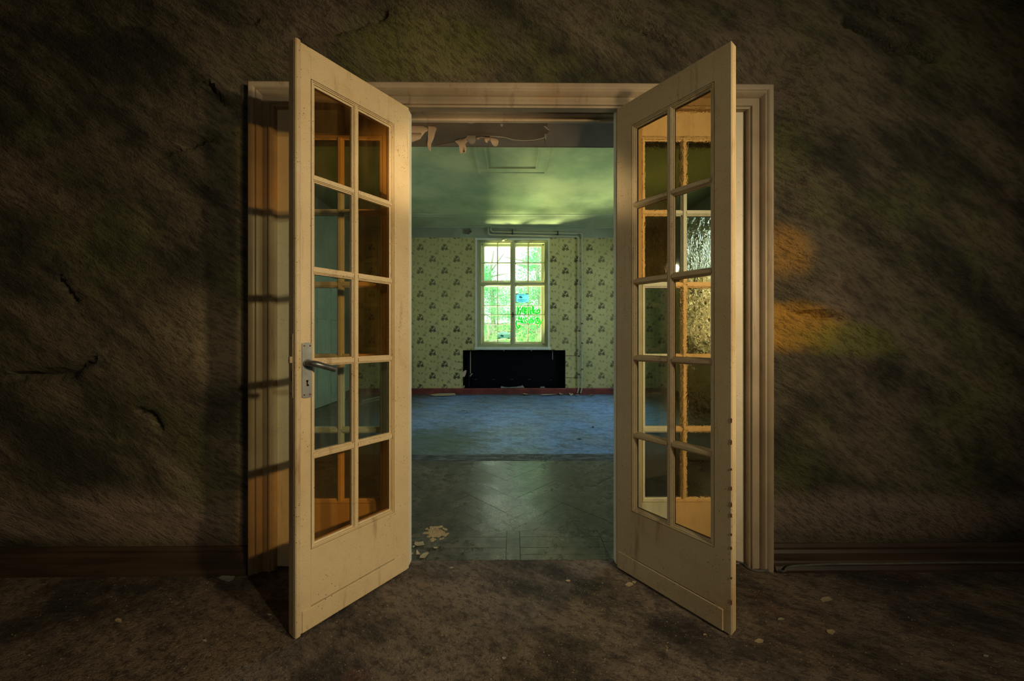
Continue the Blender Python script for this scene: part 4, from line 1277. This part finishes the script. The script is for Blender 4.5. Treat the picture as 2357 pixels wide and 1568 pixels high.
def curl(pts, top, depth_y, mat, bow=0.05, name='paint_curl'):
    """hanging flap of paint: outline in picture coordinates at a real distance, bowed in depth, 2 mm thick"""
    pts = closed_spline(pts)
    P3 = [PY(a, b, depth_y) for a, b in pts]
    zt = max(p.z for p in P3)
    zb = min(p.z for p in P3)
    xm = sum(p.x for p in P3) / len(P3)
    bm = bmesh.new()
    vv = [bm.verts.new(p) for p in P3]
    bm.faces.new(vv)
    bmesh.ops.triangulate(bm, faces=list(bm.faces))
    bmesh.ops.subdivide_edges(bm, edges=list(bm.edges), cuts=2, use_grid_fill=True)
    for v in bm.verts:
        t = (zt - v.co.z) / max(1e-4, zt - zb)
        s_ = (v.co.x - xm)
        v.co.y += -bow * math.sin(t * math.pi * 0.8) + 3.0 * bow * s_ * abs(s_) + 0.02 * t
    bmesh.ops.recalc_face_normals(bm, faces=list(bm.faces))
    r = bmesh.ops.extrude_face_region(bm, geom=list(bm.faces))
    for v in [g for g in r['geom'] if isinstance(g, bmesh.types.BMVert)]:
        v.co.y += 0.0025
    bmesh.ops.recalc_face_normals(bm, faces=list(bm.faces))
    me = bpy.data.meshes.new(name)
    bm.to_mesh(me)
    bm.free()
    me.materials.append(mat)
    me.polygons.foreach_set('use_smooth', [True] * len(me.polygons))
    return link(bpy.data.objects.new(name, me), ceil_v)

def Z4(l): return [(940 + a / 6.93, 250 + b / 6.93) for a, b in l]
curl(Z4([(10, 210), (80, 225), (160, 260), (260, 320), (320, 360), (335, 410), (290, 435), (215, 505), (130, 530), (50, 543), (-40, 535), (-60, 380), (-40, 230)]), 0, 3.12, M['peel'], 0.07)
curl(Z4([(12, 455), (60, 400), (130, 380), (200, 400), (225, 450), (212, 508), (130, 530), (50, 543), (-20, 530)]), 0, 3.08, M['peel'], 0.05)
curl(Z4([(350, 212), (395, 262), (455, 330), (440, 400), (415, 500), (372, 590), (362, 675), (345, 678), (318, 640), (312, 580), (330, 490), (345, 420), (332, 350), (325, 290), (335, 235)]), 0, 3.10, M['peel'], 0.04)
curl(Z4([(750, 540), (790, 515), (830, 490), (840, 510), (870, 480), (940, 455), (935, 510), (950, 545), (915, 590), (930, 650), (922, 700), (895, 718), (870, 705), (845, 728), (822, 700), (818, 640), (795, 590)]), 0, 3.22, M['peel'], 0.04)
curl(Z4([(1092, 480), (1110, 448), (1180, 445), (1260, 455), (1345, 460), (1400, 500), (1440, 545), (1425, 600), (1375, 610), (1340, 590), (1315, 552), (1280, 552), (1255, 575), (1225, 550), (1215, 500), (1180, 480), (1150, 490), (1125, 532), (1100, 515)]), 0, 3.22, M['peel'], 0.05)
curl(Z4([(942, 420), (975, 385), (1040, 378), (1085, 395), (1090, 430), (1070, 470), (1075, 520), (1050, 560), (990, 565), (950, 530), (935, 470)]), 0, 3.24, M['peelgrey'], 0.03)
curl(Z4([(740, 165), (830, 180), (900, 205), (980, 232), (1060, 222), (1140, 212), (1200, 215), (1215, 225), (1260, 200), (1330, 180), (1350, 165), (1300, 120), (800, 120)]), 0, 3.0, M['peelgrey'], 0.02)
curl(Z4([(1465, 200), (1480, 175), (1600, 165), (1540, 195), (1515, 240), (1495, 280), (1470, 265)]), 0, 3.05, M['peelgrey'], 0.02)
curl(Z4([(1935, 240), (1945, 200), (1985, 180), (2010, 200), (2030, 238), (2055, 235), (2075, 180), (2110, 165), (2130, 190), (2160, 260), (2260, 345), (2200, 320), (2140, 275), (2060, 262), (2000, 270), (1965, 285), (1940, 275)]), 0, 3.08, M['peelgrey'], 0.02)
curl(Z4([(2190, 370), (2230, 345), (2255, 350), (2215, 390), (2200, 430), (2198, 490), (2180, 475), (2168, 430)]), 0, 3.2, M['peelgrey'], 0.02)

# ------------------------------------------------------------------ cable, flakes and rubble
zc = 0.038
yc = YW - 0.052
pts = [PZ(1695, 1293, 0.02), PZ(1710, 1297, 0.006), PZ(1722, 1308, 0.005), PZ(1740, 1314, 0.005), PZ(1760, 1314, 0.005), PZ(1777, 1310, 0.007), Vector((CXO + 0.030, YW - 0.068, 0.018)), Vector((CXO + 0.06, yc - 0.006, 0.031)),
       Vector((1.40, yc, 0.0365)), Vector((1.55, yc + 0.004, 0.0378)), Vector((1.75, yc + 0.002, 0.039)), Vector((2.1, yc + 0.006, 0.040)), Vector((2.5, yc + 0.004, 0.0385)), Vector((3.0, yc + 0.004, 0.038))]
def spline(P, n=5):
    P = [Vector(p) for p in P]
    out = []
    for i in range(len(P) - 1):
        p0, p1, p2, p3 = P[max(i - 1, 0)], P[i], P[i + 1], P[min(i + 2, len(P) - 1)]
        for k in range(n):
            t = k / n
            out.append(0.5 * ((2 * p1) + (p2 - p0) * t + (2 * p0 - 5 * p1 + 4 * p2 - p3) * t * t + (3 * p1 - p0 - 3 * p2 + p3) * t ** 3))
    return out + [P[-1]]
tag(MB().tube(spline(pts), 0.0048, 8).build('cable', M['cable'], smooth=True), 'thin grey cable looped round the casing foot and along the right skirting', 'cable')

def flake(name, pts, z, mat, label, cat='paint flake', group=None, curlz=0.004):
    P3 = [PZ(a, b, z) for a, b in pts]
    c = sum(P3, Vector()) / len(P3)
    n = len(P3)
    bm = bmesh.new()
    top = [bm.verts.new((p.x - c.x, p.y - c.y, curlz * random.uniform(0.2, 1.0))) for p in P3]
    mid = bm.verts.new((0, 0, 0.0016))
    bot = [bm.verts.new((p.x - c.x, p.y - c.y, v.co.z - 0.0015)) for p, v in zip(P3, top)]
    mid2 = bm.verts.new((0, 0, 0.0002))
    for i in range(n):
        j = (i + 1) % n
        bm.faces.new((top[i], top[j], mid))
        bm.faces.new((bot[j], bot[i], mid2))
        bm.faces.new((top[j], top[i], bot[i], bot[j]))
    bmesh.ops.recalc_face_normals(bm, faces=list(bm.faces))
    zmin = min(v.co.z for v in bm.verts)
    for v in bm.verts:
        v.co.z -= zmin
    me = bpy.data.meshes.new(name)
    bm.to_mesh(me)
    bm.free()
    me.materials.append(mat)
    o = link(bpy.data.objects.new(name, me))
    o.location = (c.x, c.y, z + 0.0004)
    return tag(o, label, cat, group)

def Z5(l): return [(940 + a / 13.07, 1190 + b / 13.07) for a, b in l]
flake('paint_flake', [(503, 1332), (512, 1326), (526, 1325), (536, 1325), (541, 1329), (536, 1336), (524, 1340), (515, 1336)], 0, M['flakegrey'], 'largest pale flake on the front floor beside the left casing')
flake('paint_flake', Z5([(185, 780), (230, 765), (300, 768), (400, 760), (440, 745), (465, 800), (488, 850), (420, 870), (330, 888), (240, 880), (175, 850)]), 0.001, M['flake'], 'broad angular flake by the left door foot, nearest the plaster crumbs')
flake('paint_flake', Z5([(340, 1255), (350, 1200), (420, 1120), (500, 1085), (590, 1070), (620, 1108), (560, 1170), (490, 1250)]), 0.001, M['flake'], 'leaf-shaped flake by the left door foot')
flake('paint_flake', Z5([(232, 1145), (245, 1020), (270, 1020), (310, 1075), (365, 1130), (300, 1150)]), 0.001, M['peel'], 'triangular pinkish flake by the left door foot')
flake('paint_flake', Z5([(70, 1100), (150, 1098), (125, 1130), (95, 1145)]), 0.001, M['flake'], 'tiny pale flake touching the left door edge')
flake('paint_flake', Z5([(755, 935), (770, 915), (880, 915), (888, 940), (850, 965), (770, 970)]), 0.001, M['flake'], 'small flat flake right of the angular flake')
flake('paint_flake', Z5([(118, 920), (130, 890), (190, 870), (210, 890), (170, 930), (130, 945)]), 0.001, M['flakegrey'], 'small grey flake under the angular flake')
# front-floor flakes read from the photograph
for (px, py, s_, lab) in ((1449, 1346, 11, 'pale flake on the front floor under the hinge side of the right leaf'),
                          (1460, 1341, 6, 'tiny flake just behind the pale flake under the right leaf'),
                          (1900, 1381, 15, 'broad reddish-grey flake on the floor right of the doors'),
                          (1622, 1462, 5, 'small pale bead of plaster in front of the right leaf foot'),
                          (1748, 1477, 13, 'angular flake right of the right leaf foot'),
                          (1797, 1426, 9, 'flake lying on the floor right of the right leaf, further back'),
                          (1912, 1456, 13, 'pale chip group piece on the floor at the right, nearest the viewer'),
                          (2270, 1512, 8, 'grey chip on the floor near the right edge of the picture'),
                          (272, 1430, 11, 'long thin flake on the floor at the far left'),
                          (470, 1476, 6, 'grey chip on the floor left of the left leaf foot'),
                          (620, 1416, 6, 'chip on the floor close to the left leaf'),
                          (1308, 1338, 6, 'dark-edged chip in the middle of the doorway'),
                          (1160, 1516, 7, 'chip on the floor at the bottom middle of the picture'),
                          (1040, 1308, 6, 'chip at the edge of the parquet beside the left leaf')):
    n = random.randint(5, 7)
    pts = [(px + s_ * (0.6 + 0.5 * random.random()) * math.cos(6.283 * i / n), py + 0.45 * s_ * (0.6 + 0.5 * random.random()) * math.sin(6.283 * i / n)) for i in range(n)]
    flake('paint_flake', pts, 0, random.choice((M['flake'], M['flakegrey'], M['flake'])), lab)

def grit(name, label, n, fn, zbase, smin, smax, mat):
    m = MB()
    for _ in range(n):
        x, y = fn()
        s_ = random.uniform(smin, smax)
        a = random.uniform(0, 6.283)
        p = [(x + s_ * math.cos(a + k * 2.1) * random.uniform(0.6, 1.2), y + s_ * math.sin(a + k * 2.1) * random.uniform(0.6, 1.2), zbase) for k in range(3)]
        m.add(p + [(x, y, zbase + s_ * random.uniform(0.25, 0.6))], [(0, 1, 2), (0, 1, 3), (1, 2, 3), (2, 0, 3)])
    return tag(m.build(name, mat), label, 'grit', kind='stuff')
grit('floor_grit', 'fine pale grit strewn over the front floor', 2600, lambda: (random.gauss(0, 1.2), random.uniform(0.55, 1.68)), 0.0, 0.0012, 0.0038, M['flake'])
def patchpt():
    while True:
        px, py = random.uniform(962, 1036), random.uniform(1204, 1250)
        u, v = (px - 1003) / 30, (py - 1226) / 19
        n = mnoise.noise(Vector((px / 11, py / 5, 0)))
        if u * u + v * v < 0.55 + n * 1.1:
            p = PZ(px, py, 0)
            return p.x, p.y
grit('plaster_crumbs', 'patch of crumbled pale plaster on the parquet by the left door', 1500, patchpt, -0.001, 0.003, 0.0085, M['flake'])
def thpt():
    px, py = random.gauss(1228, 24), random.uniform(1047, 1060)
    p = PZ(px, py, 0.004)
    return p.x, p.y
grit('threshold_crumbs', 'bright crumbs on the dark threshold board', 130, thpt, 0.004, 0.003, 0.012, M['flakegrey'])
grit('parquet_grit', 'fine grit on the parquet beyond the doors', 500, lambda: (random.uniform(-1.2, 1.2), random.uniform(1.8, 3.2)), -0.001, 0.001, 0.004, M['flake'])

# rubble along the far skirting
for (pts, lab, mt) in (
    ([(988, 905), (1010, 903.5), (1046, 903.2), (1050, 905.5), (1030, 907.3), (1000, 907.5)], 'thin pale board lying along the far skirting on the left', 'flake'),
    ([(1202, 904), (1206, 902), (1216, 904), (1212, 906)], 'small paper scrap under the middle of the niche', 'flake'),
    ([(1244, 906), (1262, 904), (1278, 903.5), (1270, 906.5), (1250, 907.5)], 'flat paper scrap under the right half of the niche', 'flakegrey'),
    ([(1286, 902), (1296, 900), (1298, 904), (1290, 906)], 'crumpled scrap beside the dark debris near the pipes', 'flake'),
    ([(1310, 903), (1312, 899), (1318, 900), (1319, 904), (1314, 908)], 'pale scrap left of the heating pipe feet', 'peel'),
    ([(1322, 906), (1332, 904.5), (1332, 907), (1324, 908)], 'paper scrap at the heating pipe feet', 'flake'),
    ([(1358, 906), (1364, 904), (1366, 907), (1360, 908)], 'paper scrap right of the heating pipe feet', 'flake'),
    ([(1062, 946), (1066, 945), (1069, 946.5), (1065, 948)], 'dark pebble on the blue floor, the left one', 'steel_dark'),
    ([(1069, 950), (1074, 949), (1076, 950.5), (1071, 951.5)], 'dark pebble on the blue floor, the right one', 'steel_dark'),
    ([(1362, 984), (1366, 983), (1368, 984.5), (1364, 985.5)], 'dark chip on the blue floor at the right', 'iron'),
    ([(1328, 1011), (1336, 1010), (1338, 1012), (1332, 1013)], 'dark splinter on the blue floor near the right door', 'iron')):
    if pts[0][1] < 910:
        pts = [(a, b + 5.5) for a, b in pts]
    flake('floor_scrap', pts, 0.0, M[mt], lab, 'debris', curlz=0.03 if pts[0][1] < 916 else 0.012)
# dark clump of debris near the pipes
dm = MB()
for _ in range(40):
    p = PZ(random.gauss(1301, 6), random.uniform(899, 908), 0)
    s_ = random.uniform(0.015, 0.05)
    dm.add([(p.x - s_, min(p.y, YB - 0.06), 0), (p.x + s_, min(p.y, YB - 0.06), 0), (p.x, min(p.y, YB - 0.06) - s_, 0), (p.x + random.uniform(-.02, .02), min(p.y, YB - 0.06), s_ * random.uniform(0.2, 0.6))], [(0, 1, 2), (0, 1, 3), (1, 2, 3), (2, 0, 3)])
tag(dm.build('rubble_heap', m_simple('rubble', (0.07, 0.055, 0.035), (0.03, 0.025, 0.018), 20, 0.8)), 'dark clump of rubble at the right end of the niche', 'rubble')

# ------------------------------------------------------------------ garden behind the far window
gd = MB().box(-14, 14, YO + 0.02, 40, -0.9, -0.6)
tag(gd.build('ground', M['grass']), 'sunlit lawn behind the building', kind='structure')

def tree(name, x, y, h, crown, n, mat, label, lsize=0.13, seed=1):
    rnd = random.Random(seed)
    root = empty(name, (x, y, -0.6))
    tag(root, label, 'tree')
    pts = [(0, 0, -0.05)] + [(rnd.uniform(-0.1, 0.1), rnd.uniform(-0.1, 0.1), h * k / 5) for k in range(1, 6)]
    tb = MB().tube(pts, 0.1, 8, rs=[0.17, 0.15, 0.12, 0.10, 0.06, 0.03])
    tb.build('trunk', M['bark'], root, smooth=True)
    for _ in range(9):
        z = rnd.uniform(0.25, 0.85) * h
        a = rnd.uniform(0, 6.283)
        L_ = rnd.uniform(0.6, 1.5)
        p = Vector((0, 0, z))
        q = p + Vector((math.cos(a) * L_, math.sin(a) * L_, rnd.uniform(0.1, 0.7)))
        m_ = (p + q) / 2 + Vector((0, 0, rnd.uniform(-0.15, 0.15)))
        MB().tube([p, m_, q], 0.03, 6, rs=[0.045, 0.03, 0.012]).build('branch', M['bark'], root, smooth=True)
    cl = []
    for _ in range(34):
        u = Vector((rnd.gauss(0, 1), rnd.gauss(0, 1), rnd.gauss(0, 1))).normalized() * rnd.random() ** 0.4
        cl.append((Vector((u.x * crown[0], u.y * crown[1], crown[3] + u.z * crown[2])), rnd.uniform(0.25, 0.5)))
    m = MB()
    for _ in range(n):
        c, r = rnd.choice(cl)
        p = c + Vector((rnd.gauss(0, r * 0.5), rnd.gauss(0, r * 0.5), rnd.gauss(0, r * 0.5)))
        a = Vector((rnd.gauss(0, 1), rnd.gauss(0, 1), rnd.gauss(0, 0.6))).normalized()
        b = a.cross(Vector((rnd.gauss(0, 1), rnd.gauss(0, 1), rnd.gauss(0, 1)))).normalized()
        s_ = lsize * rnd.uniform(0.6, 1.3)
        m.add([p - a * s_ * 0.5, p + b * s_ * 0.28, p + a * s_ * 0.5, p - b * s_ * 0.28], [(0, 1, 2, 3)])
    tag(m.build('foliage', mat, root, recalc=False), kind='stuff')
    return root
tree('garden_tree', 1.05, 13.6, 5.2, (1.35, 1.2, 1.9, 3.4), 9000, M['leaf'], 'leafy tree behind the right half of the far window', 0.075, seed=3)
tree('garden_tree', -0.95, 17.0, 5.8, (1.9, 1.2, 1.9, 3.2), 9000, M['leaf'], 'leafy tree behind the left half of the far window', 0.085, seed=5)
tree('garden_shrub', -0.85, 11.9, 2.3, (1.1, 0.5, 0.75, 1.25), 11000, M['leaf2'], 'low yellow-green shrub behind the lower left sash', 0.06, seed=8)
tree('garden_shrub', 0.95, 9.9, 2.1, (0.85, 0.4, 0.65, 1.15), 11000, M['leaf2'], 'low green shrub behind the lower right sash', 0.055, seed=9)
tree('garden_tree', 3.9, 19.0, 5.6, (1.6, 1.4, 2.2, 3.3), 2600, M['leaf'], 'garden tree further right behind the far window', seed=11)
tree('garden_tree', -4.4, 19.5, 5.4, (1.6, 1.4, 2.1, 3.2), 2600, M['leaf2'], 'garden tree further left behind the far window', seed=12)
# clipped hedge closing the garden
hg = empty('garden_hedge', (0, 25.0, -0.6))
tag(hg, 'long clipped green hedge at the end of the garden', 'hedge')
MB().box(-7, 7, -0.3, 0.3, 0, 2.6, 0.1).build('hedge_core', M['grass'], hg)
rnd = random.Random(21)
hm = MB()
for _ in range(9000):
    p = Vector((rnd.uniform(-7, 7), rnd.gauss(-0.36, 0.08), rnd.uniform(0, 2.75)))
    a = Vector((rnd.gauss(0, 1), rnd.gauss(0, 0.5), rnd.gauss(0, 1))).normalized()
    b = a.cross(Vector((rnd.gauss(0, 1), rnd.gauss(0, 1), rnd.gauss(0, 1)))).normalized()
    s_ = 0.14 * rnd.uniform(0.6, 1.3)
    hm.add([p - a * s_ * 0.5, p + b * s_ * 0.28, p + a * s_ * 0.5, p - b * s_ * 0.28], [(0, 1, 2, 3)])
tag(hm.build('foliage', M['leaf'], hg, recalc=False), kind='stuff')
